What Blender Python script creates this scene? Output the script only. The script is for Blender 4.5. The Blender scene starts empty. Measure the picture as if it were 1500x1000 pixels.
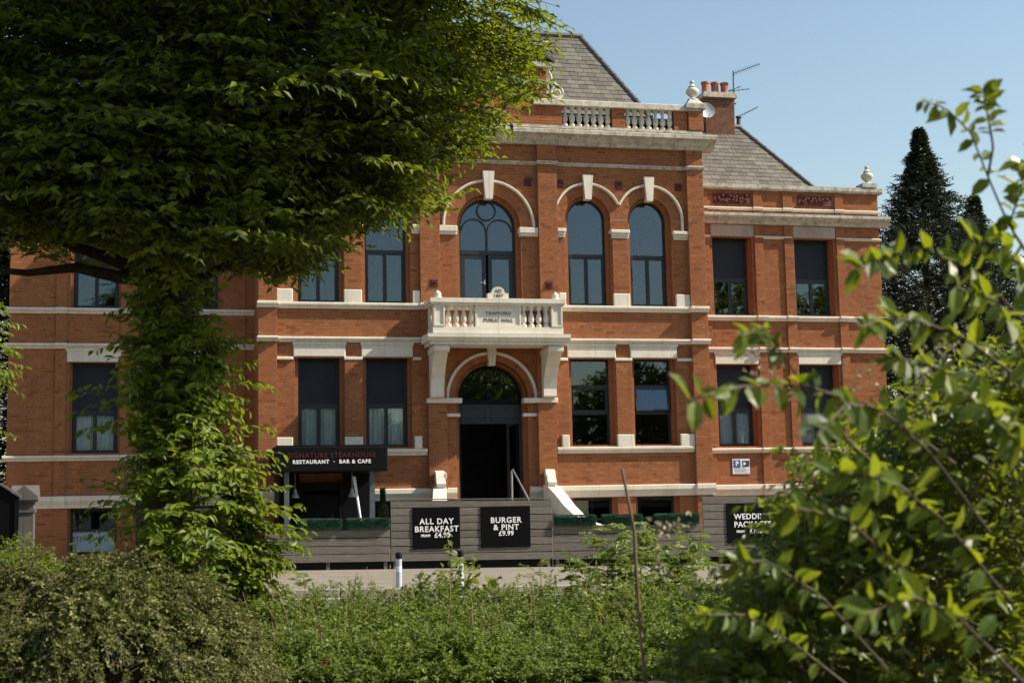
import bpy, bmesh, math, random
import numpy as np
from mathutils import Vector, Matrix
random.seed(7); rng = np.random.default_rng(11)
R = math.radians
sc = bpy.context.scene
C = sc.collection

# ------------------------------------------------------------------ camera
F = 2090.064                                   # focal length in photo pixels (1500 wide)
CAM = np.array([-8.2542, -37.4, 1.45])
yaw, pitch, roll = np.radians([13.304066, 6.5532243, -1.1445367])
_w = np.array([math.sin(yaw)*math.cos(pitch), math.cos(yaw)*math.cos(pitch), math.sin(pitch)])
_r = np.array([math.cos(yaw), -math.sin(yaw), 0.]); _u = np.cross(_r, _w)
_r, _u = math.cos(roll)*_r+math.sin(roll)*_u, -math.sin(roll)*_r+math.cos(roll)*_u
def ray(px, py): return _w+(px-750)/F*_r+(500-py)/F*_u
def at(px, py, Y):                             # photo pixel -> point on the vertical plane y = Y
    d = ray(px, py); return CAM+(Y-CAM[1])/d[1]*d
def atd(px, py, dist):                         # photo pixel -> point at a depth
    return CAM+dist*ray(px, py)
cd = bpy.data.cameras.new('camera'); cam = bpy.data.objects.new('camera', cd); C.objects.link(cam)
M = Matrix(((_r[0], _u[0], -_w[0], CAM[0]), (_r[1], _u[1], -_w[1], CAM[1]), (_r[2], _u[2], -_w[2], CAM[2]), (0, 0, 0, 1)))
cam.matrix_world = M
cd.sensor_fit = 'HORIZONTAL'; cd.sensor_width = 36; cd.lens = F/1500*36; cd.clip_start = .1; cd.clip_end = 3000
cd.dof.use_dof = True; cd.dof.focus_distance = 33; cd.dof.aperture_fstop = 4.8
sc.camera = cam

# ------------------------------------------------------------------ light
SUN_AZ, SUN_EL = R(74.5), R(41)                  # azimuth to the right of the facade's normal
sd = Vector((math.sin(SUN_AZ)*math.cos(SUN_EL), -math.cos(SUN_AZ)*math.cos(SUN_EL), math.sin(SUN_EL)))
world = bpy.data.worlds.new('World'); sc.world = world; world.use_nodes = True
nt = world.node_tree; sky = nt.nodes.new('ShaderNodeTexSky'); sky.sky_type = 'NISHITA'; sky.sun_disc = False
sky.sun_elevation = SUN_EL; sky.sun_rotation = math.atan2(sd.x, sd.y)
sky.altitude = 30; sky.air_density = 1.5; sky.dust_density = 0.6; sky.ozone_density = 1.0
bg = nt.nodes['Background']; nt.links.new(sky.outputs[0], bg.inputs[0]); bg.inputs[1].default_value = 0.083
sl = bpy.data.lights.new('sun', 'SUN'); sl.energy = 5.0; sl.angle = R(.5); sl.color = (1, .92, .79)
so = bpy.data.objects.new('sun', sl); C.objects.link(so); so.rotation_euler = (-sd).to_track_quat('-Z', 'Y').to_euler(); so.location = (30, -20, 40)
vs = sc.view_settings; vs.view_transform = 'Standard'; vs.look = 'None'; vs.gamma = 1; vs.exposure = 0.8; vs.use_curve_mapping = False
sc.render.engine = 'CYCLES'; sc.cycles.use_denoising = True; sc.cycles.max_bounces = 8; sc.cycles.transparent_max_bounces = 24

# ------------------------------------------------------------------ materials
def mat(name):
    m = bpy.data.materials.new(name); m.use_nodes = True; n = m.node_tree
    return m, n, n.nodes['Principled BSDF'], n.nodes['Material Output']
def N(n, t, **k):
    x = n.nodes.new('ShaderNode'+t)
    for a, b in k.items(): setattr(x, a, b)
    return x
def ramp(n, src, cols):
    r = N(n, 'ValToRGB'); e = r.color_ramp.elements
    for i, (p, c) in enumerate(cols):
        el = e[i] if i < 2 else e.new(p)
        el.position = p; el.color = (*c, 1)
    n.links.new(src, r.inputs[0]); return r.outputs[0]
def noise(n, scale, detail=4, rough=.6, coord='Position', stretch=None):
    t = N(n, 'TexNoise'); t.inputs['Scale'].default_value = scale; t.inputs['Detail'].default_value = detail; t.inputs['Roughness'].default_value = rough
    g = N(n, 'NewGeometry') if coord == 'Position' else N(n, 'TexCoord')
    src = g.outputs['Position'] if coord == 'Position' else g.outputs[coord]
    if stretch:
        mp = N(n, 'Mapping'); mp.inputs['Scale'].default_value = stretch; n.links.new(src, mp.inputs[0]); src = mp.outputs[0]
    n.links.new(src, t.inputs['Vector']); return t.outputs['Fac']
def mix(n, fac, a, b, mode='MIX'):
    m = N(n, 'Mix', data_type='RGBA', blend_type=mode)
    for i, v in ((0, fac), (6, a), (7, b)):
        if isinstance(v, (int, float)): m.inputs[i].default_value = v
        elif isinstance(v, tuple): m.inputs[i].default_value = (*v, 1)
        else: n.links.new(v, m.inputs[i])
    return m.outputs[2]
def math_(n, op, a, b):
    m = N(n, 'Math', operation=op)
    for i, v in ((0, a), (1, b)):
        if isinstance(v, (int, float)): m.inputs[i].default_value = v
        else: n.links.new(v, m.inputs[i])
    return m.outputs[0]
def bump(n, b, h, strength=.3, dist=.01):
    x = N(n, 'Bump'); x.inputs['Strength'].default_value = strength; x.inputs['Distance'].default_value = dist
    n.links.new(h, x.inputs['Height']); n.links.new(x.outputs[0], b.inputs['Normal'])
def plain(name, col, rough=.6, metal=0, var=.15, scale=6, bumps=0, spec=.4):
    m, n, b, o = mat(name)
    f = noise(n, scale)
    lo = tuple(c*(1-var) for c in col); hi = tuple(min(1, c*(1+var)) for c in col)
    n.links.new(ramp(n, f, [(.3, lo), (.7, hi)]), b.inputs['Base Color'])
    b.inputs['Roughness'].default_value = rough; b.inputs['Metallic'].default_value = metal; b.inputs['Specular IOR Level'].default_value = spec
    if bumps: bump(n, b, noise(n, scale*12, 6), bumps, .01)
    return m
MT = {}
def island_random(n):
    g = N(n, 'NewGeometry'); oi = N(n, 'ObjectInfo')
    s = math_(n, 'ADD', g.outputs['Random Per Island'], oi.outputs['Random'])
    return math_(n, 'FRACT', s, 0)
# brick pieces
m, n, b, o = mat('brick')
c = ramp(n, island_random(n), [(0, (.20, .064, .022)), (.12, (.295, .100, .035)), (.85, (.345, .122, .043)), (1, (.38, .150, .060))])
c = mix(n, math_(n, 'MULTIPLY', noise(n, .55, 5), .30), c, (.16, .062, .028))
c = mix(n, math_(n, 'MULTIPLY', ramp(n, noise(n, 1.0, 6, .7, stretch=(3.2, 3.2, .35)), [(.5, (0, 0, 0)), (.72, (1, 1, 1))]), .35), c, (.13, .055, .030))
c = mix(n, math_(n, 'MULTIPLY', ramp(n, noise(n, 1.3, 6, .7), [(.52, (0, 0, 0)), (.75, (1, 1, 1))]), .16), c, (.36, .20, .12))
n.links.new(c, b.inputs['Base Color']); b.inputs['Roughness'].default_value = .85; b.inputs['Specular IOR Level'].default_value = .2
bump(n, b, noise(n, 60, 6, .7), .12, .004); MT['brick'] = m
# brickwork on returns and reveals
m, n, b, o = mat('brick_returns')
g = N(n, 'NewGeometry'); sx = N(n, 'SeparateXYZ'); n.links.new(g.outputs['Position'], sx.inputs[0])
cx = N(n, 'CombineXYZ'); n.links.new(math_(n, 'ADD', sx.outputs[0], sx.outputs[1]), cx.inputs[0]); n.links.new(sx.outputs[2], cx.inputs[1])
t = N(n, 'TexBrick'); n.links.new(cx.outputs[0], t.inputs['Vector'])
for k, v in (('Scale', 1), ('Mortar Size', .005), ('Brick Width', .225), ('Row Height', .078), ('Bias', 0), ('Mortar Smooth', .2)): t.inputs[k].default_value = v
t.inputs['Color1'].default_value = (.28, .095, .034, 1); t.inputs['Color2'].default_value = (.34, .120, .043, 1); t.inputs['Mortar'].default_value = (.31, .175, .105, 1)
c = mix(n, math_(n, 'MULTIPLY', noise(n, .9, 5), .3), t.outputs['Color'], (.16, .058, .024))
n.links.new(c, b.inputs['Base Color']); b.inputs['Roughness'].default_value = .9; b.inputs['Specular IOR Level'].default_value = .2
bump(n, b, noise(n, 60, 6), .12, .004); MT['returns'] = m
MT['mortar'] = plain('mortar', (.31, .175, .105), .95, var=.25, scale=8)
# painted stone
def stone(name, base, grime, amt, moss=None):
    m, n, b, o = mat(name)
    f = ramp(n, noise(n, 1.7, 6, .7, stretch=(1, 1, .35)), [(.45, (0, 0, 0)), (.75, (1, 1, 1))])
    c = mix(n, math_(n, 'MULTIPLY', f, amt), base, grime)
    c = mix(n, math_(n, 'MULTIPLY', ramp(n, noise(n, 14, 5), [(.5, (0, 0, 0)), (.72, (1, 1, 1))]), amt*.4), c, tuple(x*.7 for x in grime))
    g_ = N(n, 'NewGeometry'); sx_ = N(n, 'SeparateXYZ'); n.links.new(g_.outputs['Position'], sx_.inputs[0])        # block joints
    jt = math_(n, 'LESS_THAN', math_(n, 'FRACT', math_(n, 'DIVIDE', sx_.outputs[0], .97), 0), .010)
    c = mix(n, math_(n, 'MULTIPLY', jt, .55), c, tuple(x*.45 for x in grime))
    if moss:
        f2 = ramp(n, noise(n, 5, 8, .75), [(.47, (0, 0, 0)), (.62, (1, 1, 1))])
        c = mix(n, math_(n, 'MULTIPLY', f2, .65), c, moss)
    n.links.new(c, b.inputs['Base Color']); b.inputs['Roughness'].default_value = .7; b.inputs['Specular IOR Level'].default_value = .3
    bump(n, b, noise(n, 30, 6), .25, .008); return m
MT['stone'] = stone('painted_stone', (.71, .65, .54), (.38, .32, .245), .48)
MT['paleweather'] = stone('pale_weathered_stone', (.62, .575, .49), (.34, .295, .23), .6, (.30, .27, .19))
MT['weathered'] = stone('weathered_stone', (.54, .50, .42), (.29, .25, .195), .8, (.15, .135, .07))
MT['worn'] = stone('worn_lintel', (.42, .34, .275), (.26, .17, .12), .8)
MT['pierstone'] = stone('pier_stone', (.12, .11, .10), (.07, .065, .06), .8)
MT['darkpier'] = plain('dark_pier', (.05, .05, .052), .6, var=.4)
m, n, b, o = mat('slate')
c = ramp(n, island_random(n), [(0, (.072, .061, .046)), (.4, (.098, .085, .066)), (.8, (.12, .105, .081)), (1, (.15, .136, .11))])
c = mix(n, math_(n, 'MULTIPLY', ramp(n, noise(n, 2.5, 7, .75), [(.5, (0, 0, 0)), (.7, (1, 1, 1))]), .5), c, (.17, .145, .075))
n.links.new(c, b.inputs['Base Color']); b.inputs['Roughness'].default_value = .75; bump(n, b, noise(n, 40, 6), .3, .006); MT['slate'] = m
MT['roofing'] = plain('roof_underlay', (.06, .056, .05), .9)
MT['lead'] = plain('lead', (.12, .115, .11), .55, .3)
MT['frame'] = plain('anthracite_frame', (.018, .024, .030), .4, var=.1)
MT['blind'] = plain('slate_panel', (.020, .026, .034), .5, var=.08, spec=.2)
MT['curtain'] = plain('net_curtain', (.80, .80, .78), .9, var=.06)
MT['black'] = plain('black_paint', (.005, .005, .006), .5, var=.2, spec=.12)
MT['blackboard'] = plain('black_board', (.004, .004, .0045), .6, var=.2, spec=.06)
MT['sooty'] = plain('sooty_brick', (.15, .062, .034), .9, var=.45, scale=5, bumps=.2)
MT['dark'] = plain('interior', (.05, .045, .04), .9)
MT['inwhite'] = plain('interior_white', (.55, .55, .55), .9)
MT['white'] = plain('white_letters', (.80, .80, .78), .6, var=.03)
MT['redletter'] = plain('red_letters', (.075, .007, .009), .5, var=.05)
MT['steel'] = plain('galvanised', (.55, .56, .57), .35, .8, var=.1)
MT['greypost'] = plain('grey_post', (.10, .115, .13), .5, .2)
MT['terracotta'] = plain('terracotta', (.36, .115, .065), .75, var=.25, bumps=.2)
MT['maroon'] = plain('maroon_tile', (.10, .018, .014), .6, var=.45, scale=25, bumps=.6)
MT['dish'] = plain('dish_grey', (.42, .44, .47), .5, var=.05)
MT['aerial'] = plain('aerial_metal', (.10, .10, .11), .5, .5)
MT['signwhite'] = plain('sign_white', (.75, .76, .78), .5, var=.03)
MT['signblue'] = plain('sign_blue', (.03, .07, .30), .5, var=.05)
MT['frosted'] = plain('frosted_film', (.33, .42, .46), .5, var=.04)
MT['letterdark'] = plain('dark_letters', (.04, .045, .05), .5, var=.05)
MT['letterstone'] = plain('cut_letters', (.11, .10, .09), .7, var=.1)
# timber
m, n, b, o = mat('weathered_timber')
f = noise(n, 3.0, 8, .7, 'Object', (1, 14, 14))
c = ramp(n, f, [(.3, (.080, .068, .055)), (.55, (.16, .14, .116)), (.8, (.24, .212, .178))])
oi = N(n, 'ObjectInfo'); c = mix(n, .85, c, ramp(n, oi.outputs['Random'], [(0, (.72, .70, .68)), (1, (1, 1, 1))]), 'MULTIPLY')
c = mix(n, ramp(n, noise(n, 9, 2, .5, 'Object', (1, 2, 2)), [(.70, (0, 0, 0)), (.74, (1, 1, 1))]), c, (.04, .034, .03))
n.links.new(c, b.inputs['Base Color']); b.inputs['Roughness'].default_value = .8; bump(n, b, f, .3, .004); MT['timber'] = m
# ground
m, n, b, o = mat('pavement')
c = ramp(n, noise(n, 1.2, 8, .7), [(.3, (.16, .135, .10)), (.7, (.25, .212, .16))])
c = mix(n, math_(n, 'MULTIPLY', noise(n, 90, 3), .35), c, (.12, .10, .09))
n.links.new(c, b.inputs['Base Color']); b.inputs['Roughness'].default_value = .9; bump(n, b, noise(n, 120, 4), .4, .005); MT['pavement'] = m
m, n, b, o = mat('asphalt')
c = ramp(n, noise(n, .8, 8, .7), [(.3, (.065, .062, .058)), (.7, (.11, .104, .096))])
c = mix(n, math_(n, 'MULTIPLY', noise(n, 150, 3), .4), c, (.05, .05, .05))
n.links.new(c, b.inputs['Base Color']); b.inputs['Roughness'].default_value = .9; bump(n, b, noise(n, 140, 4), .5, .006); MT['asphalt'] = m
MT['kerb'] = plain('kerb_stone', (.28, .245, .19), .9, var=.25, scale=3, bumps=.3)
MT['soil'] = plain('soil', (.045, .034, .022), .95, var=.5, scale=4, bumps=.6)
# glass
m, n, b, o = mat('glass'); n.nodes.remove(b)
tr = N(n, 'BsdfTransparent'); tr.inputs[0].default_value = (.90, .93, .94, 1); gl = N(n, 'BsdfGlossy'); gl.inputs['Roughness'].default_value = .015; gl.inputs['Color'].default_value = (.72, .86, 1, 1)
fr = N(n, 'Fresnel'); fr.inputs[0].default_value = 1.5
mx = N(n, 'MixShader'); n.links.new(math_(n, 'MULTIPLY_ADD', fr.outputs[0], 1.0), mx.inputs[0])
n.links.new(tr.outputs[0], mx.inputs[1]); n.links.new(gl.outputs[0], mx.inputs[2]); n.links.new(mx.outputs[0], o.inputs[0])
mx.inputs[0].links[0].from_node.inputs[2].default_value = .035
bp = N(n, 'Bump'); bp.inputs['Strength'].default_value = .02; bp.inputs['Distance'].default_value = .02; n.links.new(noise(n, 1.1, 2), bp.inputs['Height']); n.links.new(bp.outputs[0], gl.inputs['Normal'])
MT['glass'] = m
# foliage
def leafmat(name, cols, trans, tw=.38, rough=.48, spec=.3):
    m, n, b, o = mat(name)
    rnd = island_random(n)
    c = ramp(n, rnd, [(i/(len(cols)-1), q) for i, q in enumerate(cols)])
    c = mix(n, math_(n, 'MULTIPLY', noise(n, 1.5, 3), .35), c, tuple(x*.55 for x in cols[0]))
    n.links.new(c, b.inputs['Base Color']); b.inputs['Roughness'].default_value = rough; b.inputs['Specular IOR Level'].default_value = spec
    tl = N(n, 'BsdfTranslucent'); n.links.new(mix(n, .6, c, trans), tl.inputs[0])
    ms = N(n, 'MixShader'); ms.inputs[0].default_value = tw
    n.links.new(b.outputs[0], ms.inputs[1]); n.links.new(tl.outputs[0], ms.inputs[2]); n.links.new(ms.outputs[0], o.inputs[0])
    return m
MT['hornbeam'] = leafmat('hornbeam_leaf', [(.040, .068, .007), (.11, .155, .012), (.22, .265, .02)], (.40, .48, .010))
MT['shoot'] = leafmat('shoot_leaf', [(.050, .085, .009), (.13, .185, .015), (.24, .29, .025)], (.42, .52, .012))
MT['coton'] = leafmat('cotoneaster_leaf', [(.020, .036, .005), (.11, .135, .018), (.29, .28, .065)], (.18, .22, .015), .25, .5, .25)
MT['rose'] = leafmat('rose_leaf', [(.045, .085, .012), (.13, .19, .028), (.27, .31, .07)], (.32, .42, .02), .38)
MT['elder'] = leafmat('pinnate_leaf', [(.065, .11, .016), (.15, .215, .036), (.27, .32, .085)], (.34, .44, .03), .38)
MT['yellowgreen'] = leafmat('yellow_leaf', [(.10, .15, .016), (.17, .20, .02), (.24, .24, .03)], (.28, .30, .02), .4)
MT['bush'] = leafmat('bush_leaf', [(.035, .068, .008), (.090, .140, .014), (.18, .22, .024)], (.42, .48, .012), .42, .42, .4)
MT['conifer'] = leafmat('conifer_spray', [(.012, .024, .010), (.024, .042, .016), (.045, .062, .022)], (.04, .06, .02), .12)
MT['plastic'] = leafmat('plastic_grass', [(.015, .07, .035), (.035, .12, .07), (.09, .20, .14)], (.03, .10, .05), .1)
MT['petal'] = leafmat('petal', [(.26, .03, .07), (.40, .09, .14)], (.4, .06, .1), .3)
MT['magenta'] = leafmat('magenta_petal', [(.45, .02, .24), (.55, .04, .30)], (.6, .05, .3), .3)
MT['bud'] = leafmat('flower_bud', [(.30, .26, .14), (.42, .36, .22)], (.4, .35, .2), .2)
MT['bark'] = plain('bark', (.055, .042, .030), .9, var=.5, scale=9, bumps=.8)
MT['stem'] = plain('stem', (.10, .075, .045), .8, var=.3, scale=12)
MT['redstem'] = plain('red_stem', (.085, .060, .035), .7, var=.3, scale=12)
MT['drystem'] = plain('dry_stem', (.20, .13, .075), .8, var=.3, scale=12)

# ------------------------------------------------------------------ helpers
class MB:
    def __init__(s): s.v = []; s.f = []; s.m = []
    def add(s, vs, fs, mi=0):
        k = len(s.v); s.v += [tuple(map(float, q)) for q in vs]
        for f in fs: s.f.append([k+i for i in f]); s.m.append(mi)
        return s
    def box(s, x0, x1, y0, y1, z0, z1, mi=0):
        return s.add([(x0, y0, z0), (x1, y0, z0), (x1, y1, z0), (x0, y1, z0), (x0, y0, z1), (x1, y0, z1), (x1, y1, z1), (x0, y1, z1)],
            [(0, 3, 2, 1), (4, 5, 6, 7), (0, 1, 5, 4), (1, 2, 6, 5), (2, 3, 7, 6), (3, 0, 4, 7)], mi)
    def bevbox(s, x0, x1, y0, y1, z0, z1, b=.012, mi=0):         # chamfered front edges
        k = [(x0, y1, z0), (x1, y1, z0), (x1, y1, z1), (x0, y1, z1), (x0, y0+b, z0), (x1, y0+b, z0), (x1, y0+b, z1), (x0, y0+b, z1),
             (x0+b, y0, z0+b), (x1-b, y0, z0+b), (x1-b, y0, z1-b), (x0+b, y0, z1-b)]
        return s.add(k, [(0, 1, 2, 3)[::-1], (0, 1, 5, 4), (1, 2, 6, 5), (2, 3, 7, 6), (3, 0, 4, 7), (4, 5, 9, 8), (5, 6, 10, 9), (6, 7, 11, 10), (7, 4, 8, 11), (8, 9, 10, 11)], mi)
    def prism(s, poly, y0, y1, mi=0):                            # polygon in xz pulled along y
        n = len(poly); vs = [(x, y0, z) for x, z in poly]+[(x, y1, z) for x, z in poly]
        fs = [tuple(range(n)), tuple(range(2*n-1, n-1, -1))]+[(i, i+n, (i+1) % n+n, (i+1) % n) for i in range(n)]
        return s.add(vs, fs, mi)
    def mould(s, prof, x0, x1, mi=0):                            # profile in yz pulled along x
        n = len(prof); vs = [(x0, y, z) for y, z in prof]+[(x1, y, z) for y, z in prof]
        return s.add(vs, [tuple(range(n)), tuple(range(2*n-1, n-1, -1))]+[(i, i+n, (i+1) % n+n, (i+1) % n) for i in range(n)], mi)
    def lathe(s, prof, c=(0, 0, 0), seg=12, mi=0):
        k = []; fs = []
        for r, z in prof: k += [(c[0]+r*math.cos(2*math.pi*i/seg), c[1]+r*math.sin(2*math.pi*i/seg), c[2]+z) for i in range(seg)]
        for j in range(len(prof)-1):
            for i in range(seg): fs.append((j*seg+i, j*seg+(i+1) % seg, (j+1)*seg+(i+1) % seg, (j+1)*seg+i))
        fs += [tuple(range(seg))[::-1], tuple(range((len(prof)-1)*seg, len(prof)*seg))]
        return s.add(k, fs, mi)
    def tube(s, pts, rad, seg=8, mi=0, cap=True):
        pts = [np.array(p, float) for p in pts]; n = len(pts); k = []; fs = []
        if not hasattr(rad, '__len__'): rad = [rad]*n
        for i, p in enumerate(pts):
            t = pts[min(i+1, n-1)]-pts[max(i-1, 0)]; t = t/(np.linalg.norm(t)+1e-9)
            a = np.cross(t, (0, 0, 1) if abs(t[2]) < .9 else (1, 0, 0)); a /= np.linalg.norm(a); bb = np.cross(t, a)
            k += [tuple(p+rad[i]*(math.cos(2*math.pi*j/seg)*a+math.sin(2*math.pi*j/seg)*bb)) for j in range(seg)]
        for i in range(n-1):
            for j in range(seg): fs.append((i*seg+j, i*seg+(j+1) % seg, (i+1)*seg+(j+1) % seg, (i+1)*seg+j))
        if cap: fs += [tuple(range(seg))[::-1], tuple(range((n-1)*seg, n*seg))]
        return s.add(k, fs, mi)
    def arc(s, cx, cz, r0, r1, y0, y1, a0=0, a1=180, seg=24, mi=0):   # flat ring segment in xz with depth
        k = []; fs = []
        for i in range(seg+1):
            a = R(a0+(a1-a0)*i/seg); ca, sa = math.cos(a), math.sin(a)
            k += [(cx+r0*ca, y0, cz+r0*sa), (cx+r1*ca, y0, cz+r1*sa), (cx+r1*ca, y1, cz+r1*sa), (cx+r0*ca, y1, cz+r0*sa)]
        for i in range(seg):
            q = 4*i
            for e in range(4): fs.append((q+e, q+4+e, q+4+(e+1) % 4, q+(e+1) % 4))
        fs += [(0, 1, 2, 3), (4*seg+3, 4*seg+2, 4*seg+1, 4*seg)]
        return s.add(k, fs, mi)
    def mesh(s, name, mats, smooth=False):
        me = bpy.data.meshes.new(name); me.from_pydata(s.v, [], s.f)
        for q in (mats if isinstance(mats, (list, tuple)) else [mats]): me.materials.append(MT[q])
        me.polygons.foreach_set('material_index', s.m)
        bm = bmesh.new(); bm.from_mesh(me); bmesh.ops.recalc_face_normals(bm, faces=bm.faces); bm.to_mesh(me); bm.free()
        if smooth:
            me.polygons.foreach_set('use_smooth', [True]*len(me.polygons)); me.set_sharp_from_angle(angle=R(40))
        return me
    def build(s, name, mats, parent=None, smooth=False, **k): return link(name, s.mesh(name, mats, smooth), parent, **k)
def link(name, data, parent=None, loc=None, rot=None, kind=None, label=None, cat=None, group=None):
    o = bpy.data.objects.new(name, data); C.objects.link(o)
    if loc is not None: o.location = loc
    if rot is not None: o.rotation_euler = rot
    if parent is not None:
        o.parent = parent; o.matrix_parent_inverse = pinv(parent)
    for a, v in (('kind', kind), ('label', label), ('category', cat), ('group', group)):
        if v: o[a] = v
    return o
def pinv(p):
    m = Matrix.LocRotScale(p.location, p.rotation_euler, p.scale)
    if p.parent: m = p.parent.matrix_basis_world @ m if False else (Matrix.LocRotScale(p.parent.location, p.parent.rotation_euler, p.parent.scale) @ p.matrix_parent_inverse @ m)
    return m.inverted()
def thing(name, label, cat, loc=(0, 0, 0), group=None, kind=None):
    return link(name, None, None, loc=loc, label=label, cat=cat, group=group, kind=kind)
def text(s, name, size, loc, matname, parent=None, ext=.004, space=1.0, off=0.0, align='CENTER', rotx=90, rotz=0):
    cu = bpy.data.curves.new(name, 'FONT'); cu.body = s; cu.size = size; cu.align_x = align; cu.align_y = 'CENTER'
    cu.extrude = ext; cu.space_character = space; cu.offset = off; cu.resolution_u = 3
    tmp = bpy.data.objects.new(name, cu); C.objects.link(tmp)
    bpy.context.view_layer.update()
    me = bpy.data.meshes.new_from_object(tmp.evaluated_get(bpy.context.evaluated_depsgraph_get()))
    bpy.data.objects.remove(tmp); me.materials.clear(); me.materials.append(MT[matname])
    return link(name, me, parent, loc=loc, rot=(R(rotx), 0, R(rotz)), kind='stuff')
# ------------------------------------------------------------------ ground (falls gently to the right)
GX, GZ, GT = -2.0, 0.04, 0.015
def gz(x): return GZ-GT*(x-GX)
GR = (0, math.atan(GT), 0)
def flat(name, x0, x1, y0, y1, z, m, **k):
    q = MB(); nx, ny = 12, 12
    vs = [(x0-GX+(x1-x0)*i/nx, y0+(y1-y0)*j/ny, 0) for j in range(ny+1) for i in range(nx+1)]
    fs = [(j*(nx+1)+i, j*(nx+1)+i+1, (j+1)*(nx+1)+i+1, (j+1)*(nx+1)+i) for j in range(ny) for i in range(nx)]
    q.add(vs, fs); return q.build(name, m, None, loc=(GX, 0, GZ+z), rot=GR, **k)
flat('ground', -420, 420, -420, 420, -.16, 'soil', kind='structure')
KY = -12.9
flat('road', -120, 120, -20.6, KY, -.125, 'asphalt', kind='structure')
q = MB(); q.box(-122, 118, KY+.15, 1.0, -.14, 0); pav = q.build('pavement', 'pavement', None, loc=(GX, 0, GZ), rot=GR, kind='structure')
km = MB().bevbox(0, .905, -.15, 0, -.14, .012, .015).mesh('kerb_stone', 'kerb')
for i in range(44):
    x = -22+i*.915
    o = link('kerb_stone', km, pav, loc=(x, KY+.148, gz(x)+random.uniform(-.004, .004)), rot=GR)
q = MB()
for i in range(2): q.box(-120, 120, -20.75, -20.6, -.14, .0) if i == 0 else None
ver = q.build('verge_kerb', 'kerb', None, loc=(GX, 0, GZ), rot=GR, kind='structure')
flat('planting_bed', -60, 60, -60, -20.76, .03, 'soil', kind='structure')
# painted line along the far kerb
mk = MB(); mk.box(-60, 60, KY-.42, KY-.32, -.1208, -.1206); mk.build('road_marking', 'white', None, loc=(GX, 0, GZ), rot=GR, kind='structure')

# ------------------------------------------------------------------ the hall
hall = thing('public_hall', 'red brick Victorian public hall with white stone trim, arched windows and balcony', 'building')
H = .078
def free(row, x0, x1, ops):
    iv = [(x0, x1)]
    for o in ops:
        a, b, z0, z1 = o[:4]
        if not (z0 <= row <= z1): continue
        if len(o) > 4 and row > o[4]:
            cx, r = (a+b)/2, (b-a)/2
            if row-o[4] >= r: continue
            h = math.sqrt(r*r-(row-o[4])**2); a, b = cx-h, cx+h
        nv = []
        for p, q in iv:
            if b <= p or a >= q: nv.append((p, q)); continue
            if a > p: nv.append((p, a))
            if b < q: nv.append((b, q))
        iv = nv
    return iv
def bricks(x0, x1, z0, z1, ops=(), shift=0.):
    out = []; k0 = int(math.floor(z0/H)); k1 = int(math.ceil(z1/H))
    for k in range(k0, k1):
        za, zb = max(z0, k*H), min(z1, (k+1)*H)
        if zb-za < .02: continue
        bl = .1165 if k % 4 == 0 else .233
        off = (.058 if k % 4 == 0 else (.1165 if k % 2 else 0))+shift
        for p, q in free((za+zb)/2, x0, x1, ops):
            i = math.floor((p-off)/bl); x = off+i*bl
            while x < q-.015:
                a, b = max(x, p), min(x+bl, q)
                if b-a > .03: out.append((a+.005, b-.005, za+.0055, zb-.0055))
                x += bl
    return out
def brickmesh(name, bl, y):
    n_ = len(bl)
    A = np.array(bl); d = .002+rng.random(n_)*.002
    v = np.zeros((n_, 8, 3)); xa, xb, za, zb = A.T
    for i, (x, yy, z) in enumerate(((xa, -d, za), (xb, -d, za), (xb, -d, zb), (xa, -d, zb), (xa, .002, za), (xb, .002, za), (xb, .002, zb), (xa, .002, zb))):
        v[:, i, 0] = x; v[:, i, 1] = y+yy; v[:, i, 2] = z
    f = np.array([(0, 1, 2, 3), (4, 5, 1, 0), (5, 6, 2, 1), (6, 7, 3, 2), (7, 4, 0, 3)])
    fs = (f[None]+(np.arange(n_)*8)[:, None, None]).reshape(-1, 4)
    me = npmesh(name, v.reshape(-1, 3), fs); me.materials.append(MT['brick']); return me
def npmesh(name, v, fs):
    me = bpy.data.meshes.new(name); nf, k = fs.shape
    me.vertices.add(len(v)); me.vertices.foreach_set('co', np.ascontiguousarray(v, np.float32).ravel())
    me.loops.add(nf*k); me.loops.foreach_set('vertex_index', np.ascontiguousarray(fs, np.int32).ravel())
    me.polygons.add(nf); me.polygons.foreach_set('loop_start', np.arange(nf, dtype=np.int32)*k)
    try: me.polygons.foreach_set('loop_total', np.full(nf, k, np.int32))
    except Exception: pass
    me.update(calc_edges=True); me.shade_flat(); return me
def wall_body(q, X0, X1, Z0, Z1, y0, y1, ops):
    xs = sorted({X0, X1}|{o[0] for o in ops}|{o[1] for o in ops}); xs = [x for x in xs if X0 <= x <= X1]
    for a, b in zip(xs, xs[1:]):
        mid = (a+b)/2; here = sorted([o for o in ops if o[0]-1e-6 <= mid <= o[1]+1e-6], key=lambda o: o[2]); z = Z0
        for o in here:
            if o[2] > z: q.box(a, b, y0, y1, z, o[2])
            if len(o) > 4:
                cx, r, cz = (o[0]+o[1])/2, (o[1]-o[0])/2, o[4]; top = cz+r+.02; S = 14
                lp = [(o[0], cz), (o[0], top), (cx, top)]+[(cx+r*math.cos(R(90+90*i/S)), cz+r*math.sin(R(90+90*i/S))) for i in range(S)]
                q.prism(lp, y0, y1); q.prism([(2*cx-x, zz) for x, zz in lp], y0, y1); z = top
            else: z = o[3]
        if z < Z1: q.box(a, b, y0, y1, z, Z1)
def split_mats(me):
    nr = np.zeros(len(me.polygons)*3); me.polygons.foreach_get('normal', nr); ny = nr.reshape(-1, 3)[:, 1]
    me.polygons.foreach_set('material_index', np.where(ny < -.9, 0, 1).astype(np.int32))
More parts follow.
